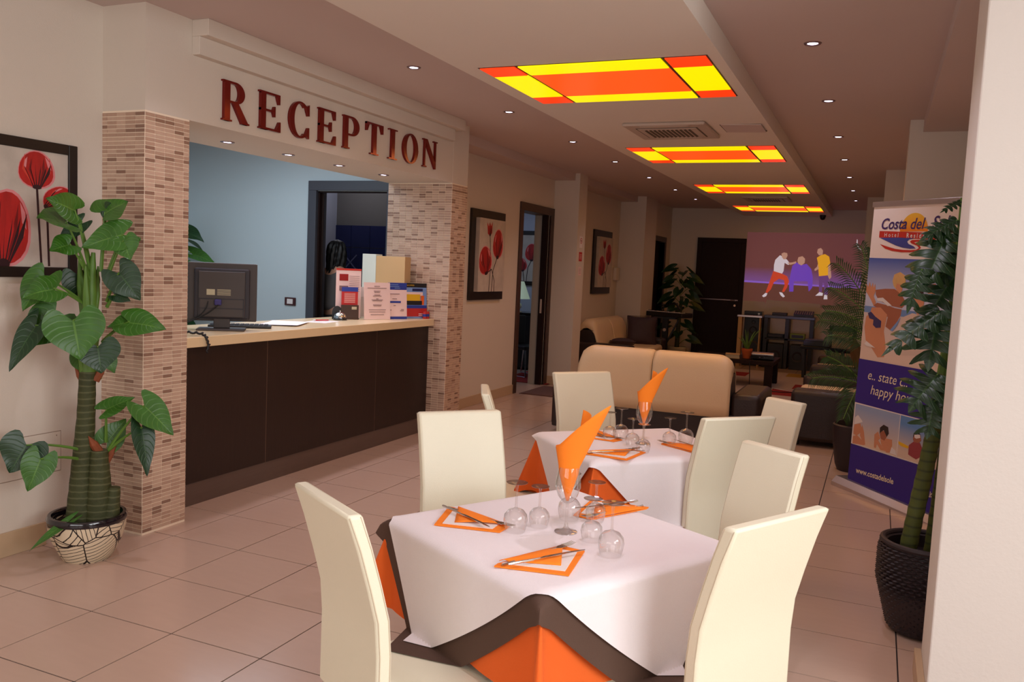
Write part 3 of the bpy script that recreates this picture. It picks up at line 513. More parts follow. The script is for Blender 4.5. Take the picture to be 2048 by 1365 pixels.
for k, y in enumerate((2.55, 4.2, 5.88, 7.45, 9.12, 10.79, 12.4)):
    pw_ = (21, 21, 21, 20, 12, 3.5, 2)[k]
    downlight(.56, y, 3.0, 'recessed downlight in the %s place of the row along the reception side ceiling' % nth[k], 'downlights along the reception side', pw_)
    downlight(3.19, y, 3.0, 'recessed downlight in the %s place of the row on the window side ceiling' % nth[k], 'downlights on the window side', pw_)
for k, (x, y) in enumerate(((-.57, 1.98), (-.54, 2.6), (-.52, 3.23), (-.50, 3.88))):
    downlight(x, y, 2.42, 'recessed downlight %s in the soffit above the counter' % ['closest to the plant', 'second from the plant side', 'second from the far mosaic pillar', 'closest to the far mosaic pillar'][k], 'downlights above the counter', 18)
def ac_unit(x0, x1, y0, y1, label):
    z = 2.87; t = thing('air_conditioner', label, 'air conditioner', ((x0+x1)/2, (y0+y1)/2, z), 0, 'ceiling air conditioners')
    hx, hy = (x1-x0)/2, (y1-y0)/2
    MB().box(-hx, hx, -hy, hy, -.028, 0).build('fascia', M['acw'], t, bevel=.012)
    ix, iy = hx*.72, hy*.62
    MB().box(-ix-.012, ix+.012, -iy-.012, iy+.012, -.030, -.026).build('grille_frame', M['slot'], t)
    MB().box(-ix, ix, -iy, iy, -.034, -.028).build('grille_panel', M['acw'], t, bevel=.003)
    for i in range(11):
        x = -ix*.74+i*ix*1.48/10
        MB().obox((x, 0, -.036), (.009, 0, .003), (0, iy*.8, 0), (0, 0, .0015)).build('slat', M['slot'], t)
    for s in (-1, 1): MB().box(-hx*.6, hx*.6, s*hy*.83-.022, s*hy*.83+.022, -.031, -.027).build('air_outlet', M['acw'], t)
ac_unit(1.60, 2.28, 4.16, 4.88, 'square ceiling air conditioner with slatted grille behind the nearest light panel')
ac_unit(1.66, 2.32, 10.35, 11.05, 'ceiling air conditioner between the third and the farthest light panels')
hb = thing('access_hatch', 'flush ceiling hatch ajar beside the nearer air conditioner', 'hatch', (2.53, 4.52, 2.87))
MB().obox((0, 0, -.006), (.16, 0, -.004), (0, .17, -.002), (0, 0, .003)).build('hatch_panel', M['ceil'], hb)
MB().box(-.165, .165, .165, .176, -.006, 0).box(-.168, -.160, -.17, .17, -.003, 0).build('hatch_rim', M['slot'], hb)
cm = thing('security_camera', 'small black dome camera under the far end of the ceiling strip', 'camera', (2.60, 13.95, 2.87))
MB().lathe([(.0001, 0), (.055, 0), (.055, -.035), (.0001, -.035)], 16).build('mount', M['black'], cm)
MB().lathe([(.05, -.035), (.048, -.06), (.03, -.085), (.0001, -.093)], 16).build('dome', M['blackg'], cm, smooth=True)
# ------------------------------------------------------------------ reception counter
ct = thing('reception_counter', 'dark wenge front reception counter with a taupe plinth between the mosaic pillars', 'counter', (-.37, 2.87, 0))
def cb(x0, x1, y0, y1, z0, z1): return MB().box(x0+.37, x1+.37, y0-2.87, y1-2.87, z0, z1)
for a, b in ((1.2, 2.176), (2.186, 3.621), (3.631, 4.545)): cb(-.372, -.352, a, b, .15, 1.045).build('front_panel', M['wenge'], ct)
for a in (2.181, 3.626): cb(-.372, -.354, a-.005, a+.005, .15, 1.045).build('joint_strip', M['strip'], ct)
cb(-.385, -.36, 1.2, 4.545, 0, .15).build('plinth', M['plinth'], ct)
cb(-.95, -.372, 1.22, 4.53, .05, 1.045).build('carcass', M['wenge'], ct)
wt = thing('counter_worktop', 'long cream stone worktop lying on the reception counter', 'worktop', (-.64, 2.87, 1.046))
MB().box(-.36, .35, -1.668, 1.672, 0, .066).build('slab', M['ctop'], wt, bevel=.004)
ZT = 1.1125
def at(name, label, cat, x, y, rz=0, group=None, z=ZT): return thing(name, label, cat, (x, y, z), rz, group)
# monitor seen from behind
mo = at('computer_monitor', 'dark grey monitor seen from behind at the plant end of the counter', 'monitor', -.57, 1.95, R(37))
MB().box(-.16, .16, -.10, .10, 0, .012).build('base', M['mon'], mo, bevel=.005)
MB().box(-.055, .055, .0, .03, .012, .13).build('neck', M['mon'], mo, bevel=.006)
MB().lathe([(.03, -.05), (.03, .05)], 12).build('hinge', M['mond'], mo, loc=(0, .02, .125)).rotation_euler = (0, R(90), 0)
MB().box(-.232, .232, .025, .055, .06, .47).build('shell', M['mon'], mo, bevel=.008)
bk = MB().box(-.185, .185, -.005, .03, .075, .43).build('back_cover', M['mond'], mo, bevel=.012)
MB().box(-.155, .155, -.022, .0, .09, .41).build('inner_cover', M['mon'], bk, bevel=.006)
MB().box(-.15, .15, -.024, -.020, .215, .222).box(-.15, .15, -.024, -.02, .148, .155).box(-.15, -.143, -.024, -.02, .09, .222).box(.143, .15, -.024, -.02, .09, .222).build('port_recess', M['mond'], bk)
MB().box(-.10, -.045, -.0245, -.021, .245, .285).build('sticker', M['label'], mo)
for i in range(5): MB().box(-.03, .06, -.0235, -.0215, .245+i*.009, .249+i*.009).build('print_line', M['label'], mo)
MB().box(-.165, .165, .056, .058, .085, .45).build('screen', M['blackg'], mo)
pl = MB().box(-.045, .0, -.05, -.02, .175, .215).build('cable_plug', M['vga'], mo, bevel=.006)
MB().tube(bez((-.02, -.045, .18), (-.10, -.08, .08), (-.33, -.02, .015), 10), .005, 6).tube(bez((-.09, -.022, .2), (-.09, -.06, .08), (-.34, .03, .012), 10), .004, 6).build('cable', M['cable'], mo)
kb = at('keyboard', 'dark keyboard lying flat beside the monitor foot', 'keyboard', -.64, 2.22, R(37))
MB().box(-.22, .22, -.07, .07, .002, .02).build('body', M['black'], kb, bevel=.004)
for r in range(4):
    for c in range(12): MB().box(-.205+c*.034, -.178+c*.034, -.055+r*.028, -.034+r*.028, .02, .027).build('key', M['mond'], kb)
ph = at('telephone_cord', 'black coiled cord hanging over the worktop edge by the pillar', 'cord', -.36, 1.50)
cp = [(-.35, -.18, .012), (-.22, -.10, .012), (-.06, -.02, .014), (.04, 0, .012), (.082, .0, -.01), (.090, .012, -.06), (.086, 0, -.11)]
hel = []
for i in range(len(cp)-1):
    for t in range(14):
        p = Vector(cp[i]).lerp(Vector(cp[i+1]), t/14); a = (i*14+t)*.9
        hel.append(p+Vector((.002*math.cos(a), .005*math.cos(a), .006+.005*math.sin(a))))
MB().tube(hel, .0075, 6).build('coil', M['cable'], ph)
# papers, pen
pp = at('paper_sheets', 'loose white sheets lying beside the keyboard', 'papers', -.70, 2.78, R(25))
for k in range(3):
    z = .0005+k*.0035
    MB().grid(lambda u, v: ((u-.5)*.30+k*.012, (v-.5)*.42-k*.02, z+.02*max(0, v-.75)*(k == 2)*(1-u)+.004*u*u), 6, 6).build('sheet', M['paper'], pp)
p2_ = at('form_sheet', 'single white form lying in front of the desk bell', 'paper', -.66, 3.24, R(12))
MB().box(-.10, .10, -.15, .15, .0003, .0012).build('sheet', M['paper'], p2_)
for i in range(7): MB().box(-.08, .07, .11-i*.03, .114-i*.03, .0012, .0014).build('print_line', M['ink'], p2_)
pen = at('pen', 'red and white pen lying on the white form', 'pen', -.71, 3.32, R(-25), z=ZT+.0015)
MB().tube([(0, -.07, .006), (0, .055, .006)], .0055, 8).build('barrel', M['redc'], pen); MB().tube([(0, .055, .006), (0, .075, .006)], [.0055, .001], 8).build('tip', M['chrome'], pen); MB().tube([(0, -.09, .006), (0, -.07, .006)], .0058, 8).build('cap', M['paper'], pen)
bell = at('desk_bell', 'small chrome reception bell on a black foot', 'bell', -.70, 3.56)
MB().lathe([(.0001, .0), (.062, 0), (.062, .012), (.055, .018), (.0001, .018)], 28).build('foot', M['blackg'], bell, smooth=True)
MB().lathe([(.056, .02), (.055, .03), (.047, .05), (.03, .064), (.012, .069), (.0001, .07)], 28).build('dome', M['chrome'], bell, smooth=True)
MB().lathe([(.007, .069), (.007, .08), (.004, .086), (.0001, .087)], 14).build('button', M['chrome'], bell, smooth=True)
# leaflet stand behind the bell
ls = at('leaflet_holder', 'dark leaflet holder with a red card and upright menu behind the bell', 'leaflet holder', -.73, 3.73, R(50))
def card(name, mb_, m, parent): return mb_.build(name, m, parent)
MB().box(-.085, .085, -.05, .05, 0, .012).build('base', M['fwood'], ls, bevel=.003)
MB().box(-.08, .08, -.05, -.035, .012, .13).build('wood_front', M['fwood'], ls, bevel=.003)
MB().box(.015, .06, -.0515, -.0495, .09, .115).build('brass_plate', M['label'], ls)
MB().box(-.075, .075, -.03, -.027, .012, .29).build('red_card', M['redc'], ls); MB().box(-.075, .075, -.0315, -.0295, .25, .29).build('blue_band', M['blued'], ls)
for i in range(10): MB().box(-.05, .05, -.0312, -.0298, .15+i*.009, .1525+i*.009).build('print_line', M['pinkp'], ls)
MB().box(-.115, .115, .02, .024, .01, .455).build('menu_board', M['pinkp'], ls)
MB().box(-.115, .115, .018, .021, .438, .455).build('red_edge', M['bred'], ls)
for a, b, cc in ((.345, .405, 'rugr'), (.255, .30, 'ink')): MB().box(-.085, -.005, .017, .0205, a, b).build('menu_photo', M[cc], ls)
for i in range(9): MB().box(.005, .10, .0185, .0205, .25+i*.017, .253+i*.017).build('print_line', M['ink'], ls)
# round black card behind the bell
bc = at('black_card', 'small rounded black card standing behind the bell', 'card', -.775, 3.62, R(50))
MB().prism([(-.045, 0), (.045, 0)]+arc(0, .06, .045, .06, 0, 180, 10), lambda a, b, h: (a, h, b), 0, .004).build('card', M['black'], bc)
# acrylic holder with brochures
ac = at('acrylic_brochure_stand', 'clear stand of pale brochures between the holder and the white leaflets', 'brochure stand', -.72, 4.0, R(50))
for k in range(3):
    MB().obox((.0+k*.018-.02, .01*k, .15), (.045, .0, 0), (0, .004, .0), (0, -.02, .14)).build('brochure', M[('paper', 'lblue', 'paper')[k]], ac)
MB().box(-.075, .075, -.04, -.037, 0, .2).box(-.075, .075, .035, .038, 0, .26).box(-.075, .075, -.04, .038, 0, .003).build('clear_holder', PANE, ac)
# white and blue leaflets standing at the edge
l1 = at('price_leaflet', 'upright white price leaflet standing on the worktop edge', 'leaflet', -.555, 3.925, R(64))
MB().obox((0, 0, .17), (.138, 0, 0), (0, .002, 0), (0, .012, .168)).build('sheet', M['pinkp'], l1)
for z, w0 in ((.305, .03), (.288, .10), (.26, .035), (.25, .03), (.225, .03), (.215, .045), (.19, .012), (.18, .06), (.172, .05), (.135, .045), (.125, .04), (.09, .09), (.07, .085), (.045, .07)):
    MB().obox((0, -.0035-.0002+(z-.17)/.168*.012, z), (w0, 0, 0), (0, .001, 0), (0, 0, .0022)).build('print_line', M['ink'], l1)
l2 = at('blue_leaflet', 'upright white leaflet with blue header and footer bands', 'leaflet', -.49, 4.17, R(64))
MB().obox((0, 0, .17), (.105, 0, 0), (0, .002, 0), (0, .012, .170)).build('sheet', M['pinkp'], l2)
def lb(z, hz, w0, m, x=0, nm='print_line'): MB().obox((x, -.003+(z-.17)/.17*.012, z), (w0, 0, 0), (0, .001, 0), (0, .0005, hz)).build(nm, M[m], l2)
lb(.307, .033, .104, 'blued', nm='header_band'); lb(.012, .012, .104, 'blued', nm='footer_band'); lb(.16, .009, .068, 'blued', -.03, 'blue_band')
for z, w0, x in ((.235, .055, -.03), (.19, .025, -.03), (.127, .012, -.03), (.085, .015, -.08), (.078, .02, .05), (.09, .016, .055)): lb(z, .003, w0, 'ink', x)
for z, w0, x in ((.322, .05, -.04), (.305, .055, -.035), (.29, .03, .0)): MB().obox((x, -.0045+(z-.17)/.17*.012, z), (w0, 0, 0), (0, .001, 0), (0, 0, .003)).build('print_line', M['lblue'], l2)
# colourful excursion poster stand with small cans
ps = at('excursion_leaflet', 'colourful upright excursion leaflet with red lower half beside the mosaic pillar', 'leaflet', -.435, 4.42, R(64))
MB().obox((0, 0, .17), (.125, 0, 0), (0, .002, 0), (0, .012, .168)).build('sheet', M['lblue'], ps)
def pb(z, hz, w0, m, x=0, k=0, nm='print_patch'): MB().obox((x, -.003-k*.0008+(z-.17)/.17*.012, z), (w0, 0, 0), (0, .001, 0), (0, .0005, hz)).build(nm, M[m], ps)
pb(.318, .02, .125, 'inkb'); pb(.05, .048, .125, 'redc'); pb(.112, .014, .125, 'blued'); pb(.15, .02, .09, 'inkb', -.02); pb(.20, .032, .08, 'yel', -.03); pb(.235, .018, .095, 'pinkp', -.015); pb(.175, .045, .018, 'corange', .075, 1); pb(.275, .012, .06, 'navy', .02)
pb(.07, .016, .025, 'yel', -.09, 1); pb(.075, .004, .05, 'pinkp', .03, 1); pb(.045, .003, .03, 'pinkp', .06, 1); pb(.03, .003, .03, 'pinkp', .06, 1)
text_obj('lettering', 'anoramico', M['yel'], .026, lambda a, b, h: (-.12+a*.9, .0045-h, .312+b), ps)
for k in range(2):
    cn = at('small_can', ['tiny red can standing nearer the excursion leaflet', 'tiny red can standing against the mosaic pillar'][k], 'can', -.36+.0*k, 4.475+k*.045, 0, 'small red cans')
    MB().lathe([(.0001, 0), (.019, 0), (.021, .004), (.021, .062), (.018, .068), (.0001, .068)], 16).build('body', M['bred'], cn, smooth=True); MB().lathe([(.0214, .02), (.0214, .045)], 16).build('blue_label', M['blued'], cn)
fb = at('display_box', 'large blank cream and tan card box standing behind the leaflets', 'box', -.80, 4.27, R(8))
MB().box(-.14, .0, -.004, .14, 0, .60).build('mint_side', M['boxw'], fb); MB().box(.002, .30, -.003, .14, 0, .585).build('tan_side', M['boxt'], fb)
# switch on the blue wall
sw = thing('light_switch', 'dark red framed light switch on the pale blue wall', 'switch', (-2.45, 5.098, 1.15))
MB().box(-.075, .075, -.012, 0, -.045, .045).build('plate', mat('switch_red', (70, 24, 26), .4), sw, bevel=.003); MB().box(-.04, .04, -.016, -.010, -.028, .028).build('rocker', M['paper'], sw, bevel=.002)

# ------------------------------------------------------------------ pictures of tulips
cream_p = mat('painted_ground', (196, 184, 172), .7, var=.28, vscale=7, bump=.2, bscale=30)
petal_r = mat('painted_red', (176, 28, 26), .5, var=.45, vscale=9, stretch=(3, 3, .6)); petal_p = mat('painted_pink', (222, 136, 140), .5, var=.2, vscale=12); petal_d = mat('painted_dark', (44, 12, 22), .5)
def egg(cx, cy, w, h, rot, k=1., n=22, squash=.22):
    P = []
    for i in range(n):
        a = 2*math.pi*i/n; x = math.cos(a)*w/2*k; y = math.sin(a)*h/2*k
        x *= 1-squash*(y/(h/2)) if y < 0 else 1-squash*.5*(y/(h/2))
        P.append((cx+x*math.cos(rot)-y*math.sin(rot), cy+x*math.sin(rot)+y*math.cos(rot)))
    return P
def tulip(fn, parent, cx, cy, w, h, rot=0, stem=None, closed=False):
    loc = lambda x, y: (cx+x*math.cos(rot)-y*math.sin(rot), cy+x*math.sin(rot)+y*math.cos(rot))
    if stem:
        mb = MB(); p = [loc(0, -h*.46)]+stem
        for a, b in zip(p, p[1:]):
            dx, dy = b[0]-a[0], b[1]-a[1]; L = math.hypot(dx, dy) or 1; nx, ny = -dy/L*.006, dx/L*.006
            mb.prism([(a[0]+nx, a[1]+ny), (b[0]+nx, b[1]+ny), (b[0]-nx, b[1]-ny), (a[0]-nx, a[1]-ny)], fn, 0, .0012)
        mb.build('painted_stem', petal_d, parent)
    mb = MB()
    if closed:
        mb.prism([loc(*q) for q in ((0, -h/2), (w*.4, -h*.3), (w*.5, h*.5), (w*.2, h*.2), (0, h*.5), (-w*.2, h*.2), (-w*.5, h*.5), (-w*.42, -h*.3))], fn, 0, .0014); mb.build('painted_flower', petal_r, parent)
        mb = MB()
    else:
        mb.prism(egg(cx, cy, w, h, rot), fn, 0, .0010, 0)
        mb.prism(egg(cx-w*.02, cy, w, h, rot, .93), fn, 0, .0016, 1)
        mb.prism([loc(x*.92, y*.9-h*.01) for x, y in ((-w*.12, h*.44), (w*.10, h*.45), (w*.16, 0), (w*.05, -h*.42), (-w*.05, -h*.42), (-w*.18, 0))], fn, 0, .0020, 1)
        for k_ in range(5):
            xo = w*(-.36+.17*k_)+w*.03*random.random(); hh_ = h*(.22+.16*random.random())
            mb.prism([loc(xo*.35, -h*.40), loc(xo+w*.05, -h*.05), loc(xo+w*.02, hh_), loc(xo-w*.05, -h*.02)], fn, 0, .0019+k_*2e-5, 2 if k_ % 2 else 3)
        mb.prism([loc(w*.30, h*.10), loc(w*.40, h*.02), loc(w*.34, h*.24), loc(w*.22, h*.36)], fn, 0, .00205, 0)
        mb.prism([loc(-w*.36, h*.05), loc(-w*.30, h*.02), loc(-w*.26, h*.30), loc(-w*.33, h*.22)], fn, 0, .00205, 0)
        mb.build('painted_flower', [petal_p, petal_r, mat('painted_deep', (118, 12, 18), .5), mat('painted_bright', (206, 62, 48), .5)], parent); mb = MB()
    for s in (-.36, -.2, -.05, .1, .26, .38):
        top = .05+.18*random.random()
        mb.prism([loc(s*w*.25-.003, -h*.47), loc(s*w*.25+.003, -h*.47), loc(s*w*.9+.002, -h*top*.4), loc(s*w*1.0, h*top)], fn, 0, .0024)
    mb.prism(egg(*loc(0, -h*.45), w*.24, h*.12, rot), fn, 0, .0026)
    mb.build('painted_vein', petal_d, parent)
def picture(label, org, ud, nd, W, H, b, tul, depth=.03, cm_=(0, 0, 0, 0), proud=.0):
    """ud along the picture's width seen from the front, nd out of the wall; origin = lower corner"""
    ud, nd = Vector(ud), Vector(nd)
    t = thing('wall_picture', label, 'picture', org, 0, 'tulip pictures')
    F = lambda a, bb, h: tuple(ud*a+Vector((0, 0, bb))+nd*h)
    fm = MB()
    if proud: fm.prism([(0, 0), (W, 0), (W, H), (0, H)], F, .001, depth)
    else:
        for q in ((0, 0, b, H), (W-b, 0, W, H), (b, 0, W-b, b), (b, H-b, W-b, H)): fm.prism([(q[0], q[1]), (q[2], q[1]), (q[2], q[3]), (q[0], q[3])], F, .001, depth)
    fm.build('frame', M['frame'], t, bevel=.004)
    ca = MB().prism([(b, b), (W-b, b), (W-b, H-b), (b, H-b)], F, .001, depth*.6 if not proud else depth+proud).build('canvas', cream_p, t)
    cd_ = depth*.6 if not proud else depth+proud
    G = lambda a, bb, h: F(a, bb, h+cd_)
    for tu in tul: tulip(G, ca, *tu)
    return t
# near wall; u runs +y
picture('large black framed tulip picture on the near wall above the tall plant', (-.475, -.75, 1.475), (0, 1, 0), (1, 0, 0), 1.44, .72, .055,
        [(1.20, .565, .21, .20, 0, [(1.21, .3), (1.225, .06)]), (1.03, .25, .27, .40, -.1, [(1.03, .06)]), (1.325, .42, .14, .19, -1.0, [(1.26, .32), (1.27, .06)]), (.55, .42, .24, .32, .1, [(.56, .2), (.53, .06)]), (.25, .30, .2, .26, -.2, [(.26, .06)])], depth=.025)
def hall_tulips(W, H, b):
    w, h = W-2*b, H-2*b; X = lambda a: b+a*w; Y = lambda a: b+a*h
    return [(X(.375), Y(.86), w*.2, h*.19, .1, [(X(.42), Y(.6)), (X(.45), Y(.3)), (X(.42), Y(0))], True), (X(.72), Y(.67), w*.40, h*.42, -.08, [(X(.56), Y(.30)), (X(.52), Y(.0))]), (X(.25), Y(.43), w*.48, h*.40, .25, [(X(.5), Y(.31)), (X(.62), Y(.15)), (X(.62), Y(0))])]
picture('tulip picture on a dark board between the mosaic pillar and the doorway', (-.663, 5.97, 1.25), (0, 1, 0), (1, 0, 0), .92, 1.05, .10, hall_tulips(.92, 1.05, .10), depth=.035, proud=.05)
picture('smaller looking tulip picture on a dark board above the corner sofa', (-.663, 10.45, 1.28), (0, 1, 0), (1, 0, 0), .98, 1.05, .11, hall_tulips(.98, 1.05, .11), depth=.035, proud=.05)
picture('tulip picture seen through the doorway in the office', (-2.35, 10.6, 1.36), (1, 0, 0), (0, -1, 0), .92, .92, .07, [(.58, .56, .24, .30, 0, [(.52, .3), (.50, .07)]), (.40, .35, .2, .24, .3, [(.46, .07)]), (.25, .66, .2, .24, .2, [(.3, .07)])], depth=.03)
# ------------------------------------------------------------------ signs on the pilaster
def plate(name, label, y0, y1, z0, z1, m, parts=()):
    t = thing(name, label, 'sign', (-.29, (y0+y1)/2, (z0+z1)/2))
    hy, hz = (y1-y0)/2, (z1-z0)/2
    MB().box(0, .003, -hy, hy, -hz, hz).build('plate', m, t)
    return t
t = plate('no_smoking_sign', 'small white prohibition sign with a red ring, topmost on the pilaster', 8.73, 8.85, 1.97, 2.13, M['paper'])
rg = MB(); o_ = arc(0, .02, .042, .042, 0, 360, 24); i_ = arc(0, .02, .033, .033, 0, 360, 24)
for k in range(24): rg.prism([o_[k], o_[k+1], i_[k+1], i_[k]], lambda a, b, h: (h, a, b), .003, .004)
rg.build('red_ring', M['bred'], t); MB().obox((.0037, 0, .02), (.0004, 0, 0), (0, .026, -.026), (0, .003, .003)).build('red_bar', M['bred'], t); MB().obox((.0034, 0, .02), (.0003, 0, 0), (0, .02, 0), (0, 0, .005)).build('cigarette', M['inkb'], t)
t = plate('red_notice', 'small red notice under the prohibition sign', 8.73, 8.86, 1.78, 1.91, M['redc'])
for z in (.03, .01, -.01, -.03): MB().box(.003, .0035, -.045, .045, z-.003, z+.003).build('print_line', M['pinkp'], t)
t = plate('paper_notice', 'small pale paper notice, lowest on the pilaster', 8.73, 8.86, 1.58, 1.70, M['pinkp'])
for z in (.03, .01, -.01, -.03): MB().box(.003, .0035, -.04, .04, z-.002, z+.002).build('print_line', M['ink'], t)
t = thing('wall_box', 'flat pale box on the wall beyond the smaller tulip picture', 'box', (-.663, 11.80, 1.62)); MB().box(0, .06, -.11, .11, -.11, .11).build('cover', M['wall'], t, bevel=.006)
dmt = thing('doormat', 'brown doormat on the floor in front of the office doorway', 'mat', (-.30, 7.90, 0), 0)
MB().box(-.27, .27, -.42, .42, .0, .012).build('pile', M['matb'], dmt, bevel=.004); MB().box(-.285, .285, -.435, .435, 0, .006).build('rubber_edge', M['rugb'], dmt)
# ------------------------------------------------------------------ office behind the doorway
of = thing('black_cabinet', 'low black cabinet seen through the office doorway', 'cabinet', (-1.75, 10.1, 0))
MB().box(-.35, .35, -.2, .25, .03, .90).build('body', M['black'], of, bevel=.004); MB().box(-.36, .36, -.21, .26, .90, .93).build('top', M['blackg'], of, bevel=.003)
for x in (-.17, .17): MB().box(x-.165, x+.165, -.215, -.2, .05, .88).build('door', M['black'], of, bevel=.003)
lmp = thing('table_lamp', 'white table lamp with a conical shade on the black cabinet', 'lamp', (-1.72, 10.0, .93))
MB().lathe([(.0001, 0), (.06, 0), (.06, .012), (.018, .02), (.016, .04), (.045, .075), (.05, .10), (.04, .135), (.014, .16), (.012, .24), (.0001, .24)], 20).build('base', M['paper'], lmp, smooth=True)
MB().lathe([(.18, .22), (.075, .50)], 28).build('shade', M['shade'], lmp, smooth=True)
oc = thing('office_chair', 'black office chair with a chromed leg beside the black cabinet', 'chair', (-1.25, 9.2, 0), R(70))
MB().box(-.2, .2, -.2, .2, .42, .48).build('seat', M['black'], oc, bevel=.02); MB().box(-.2, .2, .18, .22, .48, .92).build('backrest', M['black'], oc, bevel=.015)
for sx in (-1, 1): MB().tube([(sx*.19, .19, .42), (sx*.2, .24, .02), (sx*.2, -.22, .015), (sx*.19, -.19, .42)], .011, 8).build('leg', M['chrome'], oc)
rg2 = thing('red_rug', 'red rug on the office floor', 'rug', (-1.1, 8.9, 0)); MB().box(-.3, .5, -.4, .9, 0, .01).build('pile', M['rugr'], rg2); MB().box(-.32, .52, -.42, .92, 0, .004).build('border', M['rugb'], rg2)

# ------------------------------------------------------------------ dining tables, cloths
def drape(c, rot, hx, hy, z, half, crot, off, n=120, ripple=.0, skew=.0, rest=0):
    """square cloth laid over a rectangular top; returns its mesh builder in world space"""
    e1 = Vector((math.cos(rot), math.sin(rot), 0)); e2 = Vector((-math.sin(rot), math.cos(rot), 0)); c0 = Vector((c[0], c[1], 0))
    ca, sa = math.cos(crot), math.sin(crot)
    def fn(u, v):
        a, b = (u-.5)*2*half, (v-.5)*2*half
        p, q = a*ca-b*sa, a*sa+b*ca
        du, dv = max(abs(p)-hx, 0), max(abs(q)-hy, 0)
        P, Q = max(-hx, min(hx, p)), max(-hy, min(hy, q)); sp, sq = (1 if p > 0 else -1), (1 if q > 0 else -1)
        rr = .022
        fo = lambda d: rr*math.sin(min(d/rr, math.pi/2))*.8+off*min(1, d/(rr*1.5))
        if du > 0: P += sp*(fo(du)+.05*du*du + ripple*math.sin(Q*13+sp)*du)
        if dv > 0: Q += sq*(fo(dv)+.05*dv*dv + ripple*math.sin(P*13+sq)*dv)
        r_ = math.hypot(du, dv)
        if du > 0 and dv > 0:
            ph_ = math.atan2(dv, du); k_ = r_*.30*math.sin(2*ph_); P += sp*k_*(.3+.7*math.cos(ph_)); Q += sq*k_*(.3+.7*math.sin(ph_)); r_ *= 1-.04*math.sin(2*ph_)
        if skew:
            if dv > 0 and sq < 0: P -= skew*dv*(1-max(0, p/hx)*.8 if p > 0 else 1)
            if du > 0 and sp > 0: Q += skew*.7*du*(1-max(0, -q/hy)*.8 if q < 0 else 1)
        drop = r_
        drop = rr*(1-math.cos(drop/rr)) if drop < rr*math.pi/2 else drop-rr*(math.pi/2-1)
        zz = z-drop
        if rest and zz < rest and min(du, dv) <= 0:
            ex = rest-zz; zz = rest-.004*math.sin(ex*40)*0
            if du > 0: P += sp*ex*.9
            else: Q += sq*ex*.9
        return c0+e1*P+e2*Q+Vector((0, 0, zz))
    return MB().grid(fn, n, n)
def dining_table(c, rot, hx, hy, which):
    t = thing('dining_table', 'square dining table hidden under the %s' % which, 'table', (c[0], c[1], 0), rot, 'dining tables')
    MB().box(-hx+.004, hx-.004, -hy+.004, hy-.004, .715, .743).build('tabletop', M['fwood'], t, bevel=.006)
    for sx in (-1, 1):
        for sy in (-1, 1): MB().box(sx*(hx-.06)-.025, sx*(hx-.06)+.025, sy*(hy-.06)-.025, sy*(hy-.06)+.025, 0, .715).build('leg', M['fwood'], t, bevel=.003)
T1, T1R = (2.70, 0.0), R(-29); T2, T2R = (2.53, 1.63), R(-46)
dining_table(T1, T1R, .40, .40, 'white, brown and orange cloths in front')
tag(drape(T1, T1R, .388, .388, .745, .722, 0, .003, ripple=.03).build('orange_tablecloth', M['corange'], smooth=True), 'orange undercloth hanging to the chair seats on the front table', 'tablecloth')
tag(drape(T1, T1R, .388, .388, .749, .630, R(45), .022, skew=.30, rest=.4085).build('brown_tablecloth', M['cbrown'], smooth=True), 'dark brown cloth showing as a band under the white cloth of the front table', 'tablecloth')
tag(drape(T1, T1R, .388, .388, .753, .563, R(45), .034, skew=.42, rest=.4115).build('white_tablecloth', M['cwhite'], smooth=True), 'white top cloth hanging in points over the front table', 'tablecloth')
dining_table(T2, T2R, .335, .40, 'white and orange cloths behind')
tag(drape(T2, T2R, .322, .388, .745, .722, 0, .003, ripple=.03).build('orange_tablecloth', M['corange'], smooth=True), 'orange undercloth of the second table behind the front one', 'tablecloth')
tag(drape(T2, T2R, .322, .388, .753, .545, R(45), .026, rest=.4115).build('white_tablecloth', M['cwhite'], smooth=True), 'white top cloth hanging in points over the second table', 'tablecloth')

# ------------------------------------------------------------------ chairs
def make_chair():
    t = thing('dining_chair', 'x', 'chair', (0, 0, 0), 0, 'cream dining chairs')
    prof = [(.10, .33), (.10, .46), (.10, .56), (.092, .66), (.066, .76), (.034, .87), (.0, .97)]  # forward offset, height
    th = .046; W = .21
    vs = []; 
    for k, (o, z) in enumerate(prof):
        ww = W*(1-.02*k/6)
        vs += [(-ww, o-th/2, z), (ww, o-th/2, z), (ww, o+th/2, z), (-ww, o+th/2, z)]
    n = len(prof); fs = [(3, 2, 1, 0), tuple(4*(n-1)+i for i in range(4))]
    for k in range(n-1):
        for i in range(4): fs.append((4*k+i, 4*k+(i+1) % 4, 4*k+4+(i+1) % 4, 4*k+4+i))
    MB().add(vs, fs).build('backrest', M['leather'], t, smooth=True, bevel=.011)
    for sx in (-1, 1):
        for off in (-th/2+.004, th/2-.004):
            sm = MB(); sm.tube([(sx*(W*(1-.02*k/6)+.0012-.002*(1)), o+off*.82, z-.006*(k == 6)) for k, (o, z) in enumerate(prof)], .0014, 5)
            sm.build('seam', M['seam'], t)
    MB().box(-.215, .215, .125, .52, .33, .405).build('seat', M['leather'], t, smooth=True, bevel=.022)
    for sx in (-1, 1):
        MB().obox((sx*.185, .10, .175), (.02, 0, 0), (0, .02, 0), (0, .012, .175)).build('leg', M['dwood'], t, bevel=.003)
        MB().obox((sx*.185, .48, .165), (.02, 0, 0), (0, .02, 0), (0, 0, .165)).build('leg', M['dwood'], t, bevel=.003)
    return t
chair0 = make_chair(); used = []
